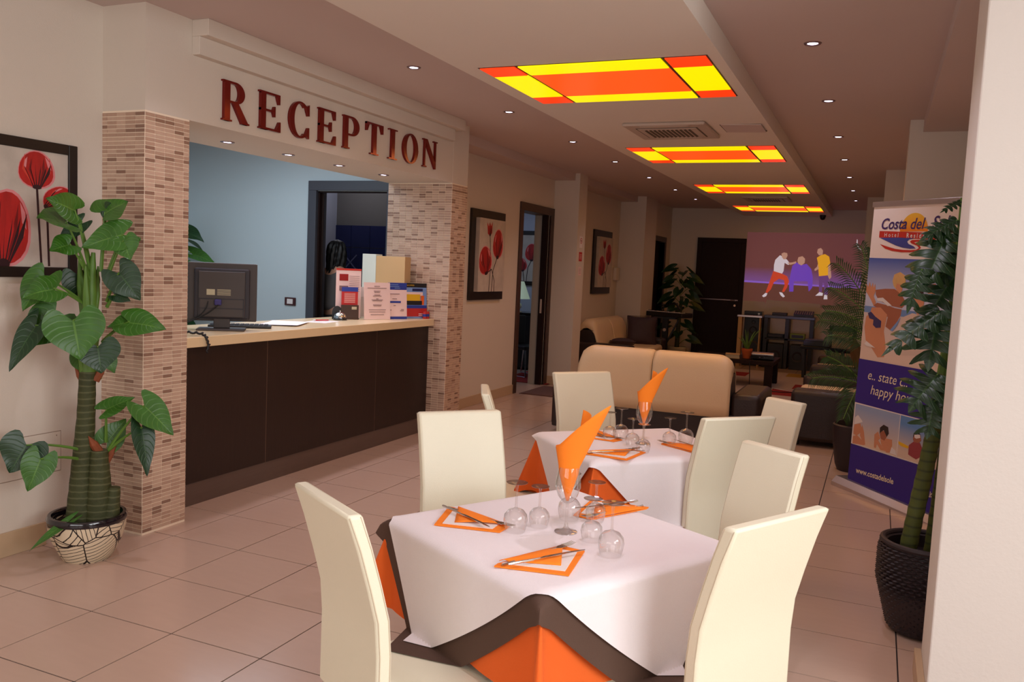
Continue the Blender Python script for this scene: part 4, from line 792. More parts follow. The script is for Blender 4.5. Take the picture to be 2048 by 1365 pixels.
def chair(x, y, deg, sx, label):
    if not used: used.append(1); r = chair0; r.location = (x, y, 0); r.rotation_euler = (0, 0, R(deg)); r['label'] = label
    else: r = dup(chair0, (x, y, 0), R(deg), label)
    r.scale = (sx, 1, 1)
def by_top(a, b, deg, label, w=None):
    L = w or math.hypot(b[0]-a[0], b[1]-a[1]); chair((a[0]+b[0])/2, (a[1]+b[1])/2, deg, L/.416, label)
by_top((2.092, -.625), (2.431, -.831), -31.4, 'cream dining chair at the near left side of the front table, seen from behind')
by_top((3.325, -.404), (3.544, -.009), 61, 'bright white dining chair by the white pier at the front table, lit by daylight')
by_top((1.778, .627), (2.051, .927), -132.3, 'cream dining chair on the reception side of the front table facing the daylight')
by_top((3.181, .904), (3.44, .727), -34.4+180, 'pinkish dining chair at the far corner of the front table facing the camera')
by_top((1.729, 2.484), (2.01, 2.823), -129.7, 'cream dining chair behind the second table against the sofa back')
by_top((2.925, 1.325), (3.222, 1.620), 45.3, 'cream green dining chair at the window side of the second table')
by_top((3.111, 2.318), (3.323, 2.18), -33.2+180, 'small looking pinkish dining chair behind the second table by the brown sofa')
chair(1.70, 1.50, -64, .95, 'dining chair seen edge-on as a thin sliver beside the second table')
# ------------------------------------------------------------------ sofas
def make_sofa(W, label, loc, rz, arms=(1, 1), name='sofa'):
    """local +y is the front; cream cover rolled over a dark back"""
    t = thing(name, label, 'sofa', loc, rz)
    iw = W-.56; x0, x1 = -iw/2, iw/2
    MB().box(-W/2+.02, W/2-.02, .02, .92, .06, .36).build('base', M['brown'], t, smooth=True, bevel=.015)
    prof = [(0, .33), (-.005, .55), (.0, .72), (.03, .83), (.09, .89), (.16, .90), (.23, .87), (.28, .79), (.32, .62), (.36, .44)]
    inner = [(.03, .36)] + [(y+(.03 if k < 4 else (.0 if k < 6 else -.03)), min(.74, z-.03)) for k, (y, z) in enumerate(prof)][1:-1] + [(.33, .40)]
    MB().prism(inner, lambda a, b, h: (h, a, b), x0-.004, x1+.004).build('back_core', M['brown'], t)
    outer = prof; full = outer+inner[::-1]
    dense = []
    for q0, q1 in zip(prof, prof[1:]): dense += [(q0[0]*(1-t)+q1[0]*t, q0[1]*(1-t)+q1[1]*t) for t in (0, .5)]
    dense.append(prof[-1]); nd = len(dense)-1
    for a, b, e in ((x0, -.004, -1), (.004, x1, 1)):
        def f(u, v):
            x = a+(b-a)*u; d_ = (x-a) if e < 0 else (b-x); k = min(nd, int(v*nd+.5)); y, z = dense[k]
            r = .15; sh = (1-math.sqrt(max(0, 1-((r-d_)/r)**2)))*.13 if d_ < r else 0
            di = (b-x) if e < 0 else (x-a); sh += .012*math.exp(-di/.012)
            if z > .55: z -= sh*min(1, (z-.55)/.3)
            y = .16+(y-.16)*(1-sh*.6)
            return (x, y, z)
        MB().grid(f, 26, nd).build('back_cover', M['cream'], t, smooth=True, solid=.02)
    for a, b in ((x0+.01, -.005), (.005, x1-.01)): MB().box(a, b, .33, .95, .345, .46).build('seat_cushion', M['cream'], t, smooth=True, bevel=.045)
    for k, s in enumerate((-1, 1)):
        if arms[k]: MB().box(s*(W/2-.14)-.14, s*(W/2-.14)+.14, .03, .94, .05, .56).build('arm', M['brown'], t, smooth=True, bevel=.045)
        for y in (.1, .86): MB().lathe([(.0001, 0), (.022, 0), (.028, .06), (.0001, .06)], 12, (s*(W/2-.1), y, 0)).build('foot', M['black'], t)
    return t
make_sofa(2.06, 'cream backed two seat sofa with brown base and arms, its back to the dining tables', (1.70, 5.28, 0), 0)
make_sofa(2.30, 'cream and brown sofa against the left wall under the smaller looking tulip picture', (-.60, 10.62, 0), R(-90))
make_sofa(1.75, 'dark brown leather armchair nearest the roll-up banner', (3.86, 6.98, 0), R(90), name='armchair')
make_sofa(1.85, 'dark brown leather armchair farther back on the window side', (3.84, 9.78, 0), R(90), name='armchair')
def cushion(label, loc, rot, m, s=.22):
    t = thing('cushion', label, 'cushion', loc, 0)
    def f(u, v):
        a, b = u*2-1, v*2-1; k = (1-a*a)*(1-b*b)
        return (a*s*(1-.06*(1-b*b)), .075*k**.5, b*s*(1-.06*(1-a*a)))
    g1 = MB().grid(f, 12, 12); n = len(g1.v); g1.add([(x, -y, z) for x, y, z in list(g1.v)], [q[::-1] for q in list(g1.f)]); g1.uv = None
    o = g1.build('cover', m, t, smooth=True); t.rotation_euler = rot
    pp_ = [(s*a, 0, s*b) for a, b in ((-1, -1), (1, -1), (1, 1), (-1, 1), (-1, -1))]; MB().tube(pp_, .006, 6).build('piping', m, t)
cushion('dark purple brown cushion propped upright at the far arm of the left sofa', (.02, 11.28, .68), (R(-12), 0, R(18)), mat('cushion_plum', (58, 38, 44), .6), .25)
cushion('dark cushion lying flat on the left sofa seat by the near arm', (-.02, 10.25, .54), (R(78), 0, R(20)), mat('cushion_plum', (58, 38, 44), .6), .2)
cushion('olive brown cushion leaning on the farther armchair', (3.45, 9.55, .66), (R(-18), R(20), R(95)), mat('cushion_olive', (92, 70, 40), .7), .22)
# ------------------------------------------------------------------ lounge things
cf = thing('coffee_table', 'low dark wooden coffee table with square legs behind the cream sofa', 'table', (1.66, 10.80, 0))
MB().box(-.64, .64, -.46, .46, .36, .42).build('tabletop', M['dwood'], cf, bevel=.004)
for sx in (-1, 1):
    for sy in (-1, 1): MB().box(sx*.56-.055, sx*.56+.055, sy*.38-.055, sy*.38+.055, .012, .36).build('leg', M['dwood'], cf, bevel=.003)
bk_ = thing('book', 'thick pale book lying on the coffee table', 'book', (1.66, 10.55, .421), R(8)); MB().box(-.10, .10, -.13, .13, .004, .055).build('pages', M['label'], bk_); MB().box(-.105, .105, -.135, .135, 0, .004).box(-.105, .105, -.135, .135, .055, .06).box(-.107, -.103, -.135, .135, 0, .06).build('cover', M['boxt'], bk_)
tp = thing('terracotta_pot_plant', 'small spiky plant in a terracotta pot on the coffee table', 'plant', (1.86, 10.62, .421))
MB().lathe([(.0001, 0), (.055, 0), (.078, .12), (.084, .12), (.084, .15), (.074, .15), (.072, .125), (.0001, .12)], 20).build('pot', M['terracotta'], tp, smooth=True)
MB().lathe([(.0001, .122), (.071, .126)], 12).build('soil', M['soil'], tp)
for k in range(14):
    a = k*2.4; r = .05+.16*random.random(); h = .13+.22*random.random()
    MB().tube(bez((.02*math.cos(a), .02*math.sin(a), .12), (.3*r*math.cos(a), .3*r*math.sin(a), .12+h*.7), (r*math.cos(a), r*math.sin(a), .12+h), 6), [.006, .008, .010, .010, .008, .006, .002], 5).build('leaf', M['stem'], tp)
pj = thing('projector', 'dark projector with a pale top on the coffee table', 'projector', (2.10, 10.60, .421), R(6))
MB().box(-.17, .17, -.13, .13, .015, .07).build('body', M['blackg'], pj, bevel=.008); MB().box(-.165, .165, -.125, .125, .07, .105).build('top_cover', M['alu'], pj, bevel=.012)
MB().tube([(.09, .128, .055), (.09, .16, .055)], .03, 14).build('lens', M['blackg'], pj)
for x in (-.14, .14): MB().lathe([(.0001, 0), (.012, 0), (.012, .016), (.0001, .016)], 8, (x, -.1, 0)).build('foot', M['black'], pj)
MB().box(-.05, -.02, -.133, -.129, .035, .05).box(.02, .035, -.133, -.129, .035, .05).build('status_light', M['chrome'], pj)
rug = thing('patchwork_rug', 'pale patchwork rug with red and yellow squares under the coffee table', 'rug', (2.0, 11.0, 0))
MB().box(-1.0, .85, -1.9, 1.9, 0, .009).build('pile', M['rugw'], rug)
for a, b, c, d, m in ((.30, .66, -1.25, -.55, 'rugr'), (.55, .80, -.35, .25, 'rugr'), (-.9, -.35, -1.7, -1.1, 'rugb'), (.30, .55, 1.3, 1.85, 'rugy'), (-.3, .2, -1.75, -1.35, 'rugy'), (-.8, -.3, .8, 1.4, 'rugr'), (.66, .84, -1.75, -1.3, 'rugb')): MB().box(a, b, c, d, .009, .0105).build('patch', M[m], rug)
cbk = thing('power_cable', 'black cable trailing from the coffee table over the rug', 'cable', (2.1, 10.2, .011)); MB().tube([(-.14, .15, .40), (-.15, .12, .38), (-.13, .06, .2), (-.12, .02, .03), (-.05, -.05, .005), (.1, -.15, .005), (.35, -.12, .005), (.55, .02, .005)], .007, 6).build('cord', M['cable'], cbk)
cbw = thing('white_cable', 'white cable snaking over the rug to a black adaptor', 'cable', (2.45, 10.4, .011)); MB().tube([(-.2, .1, .005), (0, -.05, .005), (.15, -.1, .005), (.28, -.02, .005), (.36, .05, .006)], .006, 6).build('cord', M['paper'], cbw); MB().box(.33, .45, .03, .10, 0, .035).build('adaptor', M['black'], cbw, bevel=.006)
# music corner by the far wall
spk = thing('loudspeaker', 'tall black loudspeaker beside the far door', 'loudspeaker', (1.52, 13.95, 0))
MB().box(-.17, .17, -.17, .17, 0, .93).build('cabinet', M['black'], spk, bevel=.008)
for z, r, m in ((.36, .125, 'slot'), (.68, .07, 'mond'), (.83, .035, 'mond')):
    MB().lathe([(r, -.004), (r, .008), (r*.85, .004), (r*.3, -.02), (.0001, -.012)], 24).build('driver', M[m], spk, loc=(0, -.172, z), smooth=True).rotation_euler = (R(90), 0, 0)
amp = thing('amplifier', 'black amplifier box on top of the tall loudspeaker', 'amplifier', (1.50, 13.97, .932)); MB().box(-.17, .16, -.13, .13, .01, .10).build('case', M['blackg'], amp, bevel=.004)
for x in (-.1, .1): MB().lathe([(.0001, 0), (.02, 0), (.02, .012), (.0001, .012)], 8, (x, 0, 0)).build('foot', M['black'], amp)
MB().tube([(.1, -.13, .055), (.1, -.145, .055)], .018, 12).build('knob', M['chrome'], amp)
ts = thing('tall_stand', 'tall narrow stand with a silver top bar in front of the loudspeaker', 'stand', (1.50, 13.55, 0))
MB().box(-.24, .21, -.10, .10, .93, .965).build('top_bar', M['alu'], ts, bevel=.004); MB().box(-.22, -.15, -.09, .09, 0, .93).build('leg', M['boxt'], ts, bevel=.003); MB().box(.165, .185, -.09, .09, 0, .93).build('leg', M['boxt'], ts, bevel=.003)
rk = thing('equipment_rack', 'dark open rack with a bluish top below the projected picture', 'rack', (2.16, 13.85, 0))
MB().box(-.44, .46, -.2, .2, .93, .985).build('top', mat('rack_top', (60, 66, 86), .3), rk, bevel=.008)
for x in (-.40, -.02, .41): MB().box(x-.035, x+.035, -.19, .19, 0, .93).build('post', M['black'], rk, bevel=.003)
MB().box(-.40, .41, -.19, .19, .53, .565).build('shelf', M['black'], rk, bevel=.003)
def small(name, label, cat, loc, dims, m, extra=None):
    t = thing(name, label, cat, loc); x, y, z = dims
    MB().box(-x, x, -y, y, 0, z).build('case', m, t, bevel=.004); MB().box(-x*.8, x*.8, -y-.004, -y, z*.2, z*.75).build('front_plate', M['mond'], t)
    return t
small('disc_player', 'small black player box on the rack top', 'player', (1.98, 13.85, .986), (.13, .11, .05), M['black'])
mx_ = thing('mixer', 'black mixing desk with pale knobs on the rack top', 'mixer', (2.41, 13.82, .986)); MB().add([(-.17, -.14, 0), (.17, -.14, 0), (.17, .14, 0), (-.17, .14, 0), (-.17, -.14, .04), (.17, -.14, .04), (.17, .14, .10), (-.17, .14, .10)], [(0, 3, 2, 1), (4, 5, 6, 7), (0, 1, 5, 4), (1, 2, 6, 5), (2, 3, 7, 6), (3, 0, 4, 7)]).build('desk', M['black'], mx_)
for i in range(8):
    for j in range(3): MB().tube([(-.14+i*.04, -.10+j*.08, .045+j*.017), (-.14+i*.04, -.10+j*.08, .065+j*.017)], .008, 6).build('knob', M['acw'], mx_)
small('receiver', 'black receiver on the left half of the rack shelf', 'receiver', (1.94, 13.84, .566), (.15, .12, .075), M['blackg'])
small('green_box', 'pale green box on the right half of the rack shelf', 'box', (2.33, 13.80, .566), (.13, .08, .10), mat('green_card', (130, 150, 60), .7))
for k, (x, l) in enumerate(((1.96, 'black subwoofer under the left half of the rack'), (2.36, 'black subwoofer under the right half of the rack'))):
    sb = thing('subwoofer', l, 'loudspeaker', (x, 13.80, 0), 0, 'subwoofers under the rack'); MB().box(-.14, .14, -.16, .16, 0, .46).build('cabinet', M['black'], sb, bevel=.006)
    MB().lathe([(.10, -.004), (.10, .008), (.08, .004), (.03, -.02), (.0001, -.012)], 20).build('driver', M['mond'], sb, loc=(0, -.162, .24)).rotation_euler = (R(90), 0, 0)
st = thing('side_table', 'low black side table in front of the equipment rack', 'table', (2.86, 12.60, 0)); MB().box(-.36, .36, -.24, .24, .50, .55).build('tabletop', M['blackg'], st, bevel=.004)
for sx in (-1, 1):
    for sy in (-1, 1): MB().obox((sx*.30, sy*.2, .25), (.022, 0, 0), (0, .022, 0), (sx*.012, 0, .25)).build('leg', M['black'], st)
pr = thing('printer', 'flat dark device with a bluish lid on the black side table', 'printer', (2.76, 12.58, .551)); MB().box(-.22, .2, -.17, .17, 0, .09).build('body', M['black'], pr, bevel=.006); MB().box(-.20, .18, -.16, .16, .09, .11).build('lid', mat('rack_top', (60, 66, 86), .3), pr, bevel=.006)
bch = thing('black_chair', 'black chair with an open square back by the palm fronds', 'chair', (3.12, 13.20, 0), 0)
MB().box(-.23, .23, -.24, .2, .43, .48).build('seat', M['black'], bch, bevel=.01)
MB().box(-.23, -.17, .16, .21, .48, .86).box(.17, .23, .16, .21, .48, .86).box(-.23, .23, .16, .21, .78, .88).build('backrest', M['black'], bch, bevel=.006)
for sx in (-1, 1):
    for y in (-.2, .17): MB().box(sx*.2-.025, sx*.2+.025, y-.025, y+.025, 0, .43).build('leg', M['black'], bch)
# keyboard on its stand
ks = thing('keyboard_stand', 'black column stand carrying the electronic keyboard', 'stand', (.17, 12.35, 0)); MB().box(-.05, .05, -.05, .05, .02, .88).build('column', M['black'], ks, bevel=.004)
MB().box(-.26, .26, -.03, .03, 0, .03).box(-.03, .03, -.24, .24, 0, .03).build('foot', M['black'], ks); MB().box(-.2, .2, -.1, .1, .86, .895).build('bracket', M['black'], ks)
MB().obox((.13, 0, .62), (.015, 0, .0), (0, .02, 0), (.10, 0, .22)).build('brace', M['black'], ks); MB().lathe([(.0001, 0), (.03, 0), (.03, .01), (.0001, .01)], 16).build('badge', M['acw'], ks, loc=(0, -.052, .66)).rotation_euler = (R(90), 0, 0)
ek = thing('electronic_keyboard', 'black electronic keyboard angled on its stand by the far pilaster', 'keyboard', (.15, 12.40, .896), R(-24))
MB().box(-.48, .48, -.16, .16, 0, .085).build('body', M['black'], ek, bevel=.015)
MB().box(-.44, .44, -.15, -.02, .085, .092).build('white_keys', M['paper'], ek)
for i in range(25):
    if i % 7 not in (2, 6): MB().box(-.425+i*.034, -.407+i*.034, -.10, -.02, .092, .10).build('black_key', M['black'], ek)
ms = thing('microphone_stand', 'thin black microphone boom reaching over the keyboard', 'stand', (-.02, 12.95, 0)); MB().tube([(0, 0, .02), (0, 0, 1.10)], .012, 8).build('pole', M['black'], ms); MB().tube([(-.12, .1, 1.06), (.30, -.20, 1.13)], .010, 8).build('boom', M['black'], ms); MB().tube([(.28, -.19, 1.12), (.36, -.25, 1.02)], [.025, .018], 10).build('microphone', M['black'], ms)
for k in range(3): MB().tube([(0, 0, .12), (.2*math.cos(k*2.1), .2*math.sin(k*2.1), .01)], .009, 6).build('leg', M['black'], ms)
# the projector's picture, its light put into glowing plates on the wall
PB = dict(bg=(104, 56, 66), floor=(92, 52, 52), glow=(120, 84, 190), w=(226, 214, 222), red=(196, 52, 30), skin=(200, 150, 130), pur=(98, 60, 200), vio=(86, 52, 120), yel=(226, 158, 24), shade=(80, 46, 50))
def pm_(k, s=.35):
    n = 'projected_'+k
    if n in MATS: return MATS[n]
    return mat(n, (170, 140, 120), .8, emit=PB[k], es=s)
pjt = thing('projected_picture', 'projected video picture of three dancers, a glowing panel on the far wall', 'projection', (0, YF, 0))
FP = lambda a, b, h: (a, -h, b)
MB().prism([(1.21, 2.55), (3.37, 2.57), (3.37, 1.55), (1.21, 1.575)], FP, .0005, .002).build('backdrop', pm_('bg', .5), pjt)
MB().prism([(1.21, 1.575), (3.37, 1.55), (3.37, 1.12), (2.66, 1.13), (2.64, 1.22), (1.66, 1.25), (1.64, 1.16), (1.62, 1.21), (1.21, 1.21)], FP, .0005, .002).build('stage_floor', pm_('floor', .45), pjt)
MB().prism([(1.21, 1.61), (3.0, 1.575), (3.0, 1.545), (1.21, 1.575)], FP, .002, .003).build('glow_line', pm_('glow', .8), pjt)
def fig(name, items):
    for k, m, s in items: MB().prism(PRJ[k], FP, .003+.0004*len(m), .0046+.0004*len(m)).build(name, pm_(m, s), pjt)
fig('dancer_glow', [('a_pants', 'red', .75), ('a_arm', 'skin', .6), ('a_shirt', 'w', .62), ('a_head', 'skin', .7), ('a_shoe1', 'w', .8), ('a_shoe2', 'w', .8), ('b_jacket', 'pur', .6), ('b_head', 'skin', .5), ('c_legs', 'vio', .7), ('c_shirt', 'yel', .75), ('c_head', 'skin', .8), ('c_arm1', 'skin', .6), ('c_arm2', 'skin', .6), ('c_shoe1', 'w', .8), ('c_shoe2', 'w', .85), ('corner', 'w', .6)])
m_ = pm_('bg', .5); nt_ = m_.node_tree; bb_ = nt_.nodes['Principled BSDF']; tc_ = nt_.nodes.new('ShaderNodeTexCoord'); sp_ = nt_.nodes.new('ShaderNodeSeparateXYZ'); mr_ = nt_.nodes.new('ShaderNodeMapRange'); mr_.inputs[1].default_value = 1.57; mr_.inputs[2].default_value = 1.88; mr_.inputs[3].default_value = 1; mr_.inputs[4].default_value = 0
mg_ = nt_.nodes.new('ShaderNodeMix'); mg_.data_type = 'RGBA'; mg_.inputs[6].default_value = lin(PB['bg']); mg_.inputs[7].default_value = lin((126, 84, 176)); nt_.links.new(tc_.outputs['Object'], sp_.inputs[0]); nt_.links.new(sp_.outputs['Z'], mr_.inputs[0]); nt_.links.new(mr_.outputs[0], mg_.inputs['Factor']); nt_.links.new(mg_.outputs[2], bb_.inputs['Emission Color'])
light('projector_throw', 'SPOT', (2.2, 10.8, .62), 8, (.62, .45, 1.0), aim=(2.6, YF, 1.75), spot_size=R(42), spot_blend=.25, shadow_soft_size=.02)

# ------------------------------------------------------------------ plants
def leaf_mesh(B, Tp, N, w, heart=True, droop=.10, cut=0, fold=.10, nu=8, nv=14):
    B, Tp, N = Vector(B), Vector(Tp), Vector(N).normalized(); a = Tp-B; L = a.length; a.normalize(); s = a.cross(N).normalized(); ph = random.random()*6
    def f(u, v):
        q = 2*u-1; aq = abs(q)
        if heart: h = .5*w*max(0, math.cos(v*math.pi/2))**.75*(.80+.42*math.sin(math.pi*min(1, v*1.25))**.8)
        else: h = .5*w*max(0, math.sin(math.pi*(.06+.94*v)**.75))**.8
        back = -.34*L*(1-v)**2.2*math.sin(math.pi*min(1, aq*1.05)*.62)**1.5 if heart else 0
        if cut:
            c = (v*cut) % 1.0; h *= (.30+.70*min(1, abs(c-.5)*-2.6+1.55)) if .06 < v < .96 else 1
            back += .16*L*aq**1.5*(1-v)
        p = B + a*(v*L+back) + s*(q*h) + N*(fold*w*(aq-.4)*(1-v*.4) - droop*L*(v-.4)**2*2 + .018*w*math.sin(v*11+ph+(3 if q > 0 else 0))*aq)
        return p
    return MB().grid(f, nu, nv)
def split_leaf(B, Tp, N, w, droop=.25, nf=7):
    """monstera leaf: a solid middle with long separate fingers on both sides"""
    B, Tp, N = Vector(B), Vector(Tp), Vector(N).normalized(); a = Tp-B; L = a.length; a.normalize(); s = a.cross(N).normalized(); mb = MB(); uv = []
    rib = lambda v: B+a*(v*L)-N*(droop*.5*L*(v-.3)**2)
    for sd in (-1, 1):
        for i in range(nf):
            v0, v1 = i/nf*.93-.03, (i+1)/nf*.93-.03; vc = (v0+v1)/2; hw = (v1-v0)/2*L
            h = .5*w*(.62+.5*math.sin(math.pi*(vc*.85+.12)))*(1 if i < nf-1 else .75); adv = (-.16+.50*vc)*w*.8
            m = 7; o = len(mb.v); vs = []
            for r_ in range(m):
                r = r_/(m-1); c = rib(vc)+s*(sd*h*r)+a*(adv*r**1.3)-N*(droop*w*.55*r*r)+N*(.05*w*math.sin(r*3.1))
                k = 1.04 if r < .36 else max(.10, math.sqrt(max(0, 1-((r-.36)/.64)**2.4)))*.86
                for q in (-1, 0, 1): vs.append(c+a*(hw*k*q)+N*(.012*w*(1-abs(q)))); uv.append((.5+sd*.5*r, v0+(v1-v0)*(q+1)/2))
            mb.add(vs, [(j*3+q, j*3+q+1, j*3+q+4, j*3+q+3) for j in range(m-1) for q in range(2)])
        o = len(mb.v); tp = [rib(.88), rib(.88)+s*(sd*.11*w), rib(1.0)+s*(sd*.07*w), rib(1.13)]; mb.add(tp, [(0, 1, 2, 3)]); uv += [(.5, .88), (.5+sd*.1, .88), (.5+sd*.08, 1), (.5, 1)]
    mb.uv = uv
    return mb
# philodendron-like plant in the patterned pot
AX, AY = -.12, .48
pt = thing('potted_plant', 'tall artificial plant with heart shaped leaves in the white patterned pot', 'plant', (AX, AY, 0))
def rel(p): return (p[0]-AX, p[1]-AY, p[2])
def pot_pattern():
    m = bpy.data.materials.new('leaf_print_ceramic'); m.use_nodes = True; nt = m.node_tree; b = nt.nodes['Principled BSDF']; b.inputs['Roughness'].default_value = .35
    tc = nt.nodes.new('ShaderNodeTexCoord'); vo = nt.nodes.new('ShaderNodeTexVoronoi'); vo.feature = 'DISTANCE_TO_EDGE'; vo.inputs['Scale'].default_value = 7.5
    vc = nt.nodes.new('ShaderNodeTexVoronoi'); vc.inputs['Scale'].default_value = 7.5
    nt.links.new(tc.outputs['Object'], vo.inputs['Vector']); nt.links.new(tc.outputs['Object'], vc.inputs['Vector'])
    rot = nt.nodes.new('ShaderNodeVectorRotate'); rot.rotation_type = 'EULER_XYZ'; sc = nt.nodes.new('ShaderNodeVectorMath'); sc.operation = 'SCALE'; sc.inputs[3].default_value = 5.
    nt.links.new(vc.outputs['Color'], sc.inputs[0]); nt.links.new(sc.outputs[0], rot.inputs['Rotation']); nt.links.new(tc.outputs['Object'], rot.inputs['Vector'])
    wv = nt.nodes.new('ShaderNodeTexWave'); wv.inputs['Scale'].default_value = 16; wv.inputs['Distortion'].default_value = 1.2; nt.links.new(rot.outputs[0], wv.inputs['Vector'])
    gt = nt.nodes.new('ShaderNodeMath'); gt.operation = 'LESS_THAN'; gt.inputs[1].default_value = .07; nt.links.new(wv.outputs['Fac'], gt.inputs[0])
    le = nt.nodes.new('ShaderNodeMath'); le.operation = 'LESS_THAN'; le.inputs[1].default_value = .022; nt.links.new(vo.outputs['Distance'], le.inputs[0])
    mxx = nt.nodes.new('ShaderNodeMath'); mxx.operation = 'MAXIMUM'; nt.links.new(gt.outputs[0], mxx.inputs[0]); nt.links.new(le.outputs[0], mxx.inputs[1])
    mc = nt.nodes.new('ShaderNodeMix'); mc.data_type = 'RGBA'; nt.links.new(mxx.outputs[0], mc.inputs['Factor']); mc.inputs[6].default_value = lin((226, 208, 178)); mc.inputs[7].default_value = lin((24, 16, 16)); nt.links.new(mc.outputs[2], b.inputs['Base Color'])
    return m
po = MB().lathe([(.0001, 0), (.115, 0), (.135, .03), (.172, .11), (.188, .17), (.190, .215), (.172, .225), (.165, .19), (.0001, .19)], 40).build('pot', pot_pattern(), pt, smooth=True)
MB().lathe([(.168, .205), (.193, .208), (.197, .225), (.188, .242), (.172, .242), (.164, .225), (.168, .205)], 40).build('glazed_rim', M['glaze'], po, smooth=True)
MB().lathe([(.0001, .20), (.166, .196)], 20).build('soil', M['soil'], po)
def trunk_tube(path, rad, name, m, parent, rings=0):
    P, Rr = [], []
    n = len(path)-1
    for k in range(n*6+1):
        i = min(k//6, n-1); t = (k-i*6)/6
        P.append(Vector(path[i]).lerp(Vector(path[i+1]), t)); Rr.append((rad[i]*(1-t)+rad[i+1]*t)*(1+(rings if k % 2 else 0)))
    return MB().tube(P, Rr, 12).build(name, m, parent, smooth=True)
trunk_tube([(-.03, -.02, .19), (-.03, -.01, .45), (-.012, 0, .75), (0, 0, 1.0)], [.072, .055, .045, .040], 'trunk', M['trunk'], pt, .04)
trunk_tube([(.04, .035, .19), (.045, .035, .40), (.05, .03, .58)], [.075, .058, .042], 'trunk', M['trunk'], pt, .04)
trunk_tube([(.10, .06, .19), (.11, .075, .38)], [.045, .030], 'trunk', M['trunk'], pt, .04)
for p, q, r0 in (((.03, .02, .95), (.06, .06, 1.04), .022), ((-.02, 0, .94), (-.045, -.04, 1.02), .022), ((.05, .03, .57), (.03, -.02, .66), .024), ((.06, .06, .5), (.10, .10, .62), .018)): MB().tube([p, Vector(p).lerp(Vector(q), .5), q], [r0, r0*.9, .002], 8).build('husk', M['husk'], pt)
trunk_tube([(0, 0, .98), (.0, .005, 1.2), (.01, .01, 1.42), (.015, .02, 1.62)], [.040, .036, .030, .010], 'crown_stem', M['stem'], pt, .0)
for a, z0, z1, o in ((.4, 1.05, 1.32, .05), (2.3, 1.12, 1.42, .06), (4.4, 1.0, 1.26, .05), (5.4, 1.2, 1.55, .06), (1.2, 1.25, 1.55, .05), (3.4, 1.3, 1.6, .05)):
    MB().tube([(.02*math.cos(a), .02*math.sin(a), z0), (.04*math.cos(a), .04*math.sin(a), (z0+z1)/2), (o*math.cos(a), o*math.sin(a), z1)], [.022, .02, .004], 8).build('sheath', M['stem'], pt)
dark = {3, 7, 9, 12, 18, 25}
for k, r in enumerate(ALO):
    src = (ALO_STEM+ALO_STEM2)[k]
    B, Tp, N, w = r[0:3], r[3:6], r[6:9], r[9]
    o = leaf_mesh(rel(B), rel(Vector(B).lerp(Vector(Tp), 1.08)), N, w*1.15, droop=.10 if k not in (8, 9, 11, 12) else .2, fold=.06).build('leaf', M['leafd'] if k in dark or k % 5 == 3 else M['leaf'], pt, smooth=True)
    a, c = Vector(rel(src)), Vector(rel(B)); d = (c-a); mid = a.lerp(c, .5)+Vector((0, 0, .10*d.length))
    if k != 29: MB().tube(bez(a, mid, c, 6), [.010, .009, .008, .007, .006, .005, .004], 6).build('petiole', M['stem'], pt)
# monstera in the wicker pot beside the white pier
MX, MY = 3.94, 1.70
mt = thing('monstera_plant', 'tall artificial monstera in the dark wicker pot behind the white pier', 'plant', (MX, MY, 0))
wp = MB().lathe([(.0001, .01), (.135, .01), (.15, .04), (.185, .16), (.198, .28), (.200, .38), (.186, .43), (.168, .42), (.175, .36), (.0001, .33)], 40).build('pot', M['wicker'], mt, smooth=True)
wv = MB()
for k in range(26):
    z = .03+k*.0152; r = .142+(.06*min(1, (z-.03)/.22)) - max(0, z-.39)*.25
    wv.tube([((r+.006*(1 if (j+k) % 2 else -1))*math.cos(j*2*math.pi/64), (r+.006*(1 if (j+k) % 2 else -1))*math.sin(j*2*math.pi/64), z) for j in range(65)], .0055, 4, caps=False)
wv.build('weave', M['wicker'], wp, kind='stuff')
MB().tube([(.190*math.cos(a), .190*math.sin(a), .432) for a in (i*2*math.pi/40 for i in range(41))], .014, 8).build('rim', M['wicker'], wp, smooth=True)
MB().lathe([(.0001, .35), (.172, .345)], 20).build('soil', M['soil'], wp)
mtr = mat('palm_trunk', (74, 82, 26), .7, var=.25, vscale=16, bump=.4, bscale=24); rings(mtr, 7., (40, 46, 20), .8)
trunk_tube([(-.085, -.03, .33), (-.06, -.03, .56), (-.035, -.02, .76), (-.012, 0, .95), (.0, .02, 1.15)], [.038, .036, .035, .033, .028], 'trunk', mtr, mt, .07)
trunk_tube([(.02, .04, .33), (.035, .04, .6), (.045, .02, .9)], [.030, .029, .026], 'trunk', mtr, mt, .07)
MB().tube(bez((0, .02, 1.1), (.03, .03, 1.6), (.02, .02, 2.05), 8), [.03, .026, .022, .018, .015, .013, .011, .009, .006], 8).build('crown_stem', M['stem'], mt)
for k, r in enumerate(MON):
    B, Tp, N, w = [r[i]-(MX, MY, 0)[i] for i in range(3)], [r[3+i]-(MX, MY, 0)[i] for i in range(3)], r[6:9], r[9]
    split_leaf(B, Tp, N, min(w*(.95 if k in (0, 1) else 1.4), .34), nf=5).build('leaf', M['leafd'], mt, smooth=True)
    MB().tube(bez((.02, .02, max(1.0, B[2]-.25)), (.03, .02, B[2]+.02), B, 6), .005, 6).build('petiole', M['stem'], mt)
for (bx_, by_, bz_), (tx, ty, tz), w in (((.06, .0, 1.75), (.26, .05, 1.55), .3), ((.05, .05, 1.5), (.25, .2, 1.3), .3), ((.05, .1, 1.9), (.12, .3, 1.75), .28)):
    split_leaf((bx_, by_, bz_), (tx, ty, tz), (0, -.3, .9), w, nf=5).build('leaf', M['leafd'], mt, smooth=True)
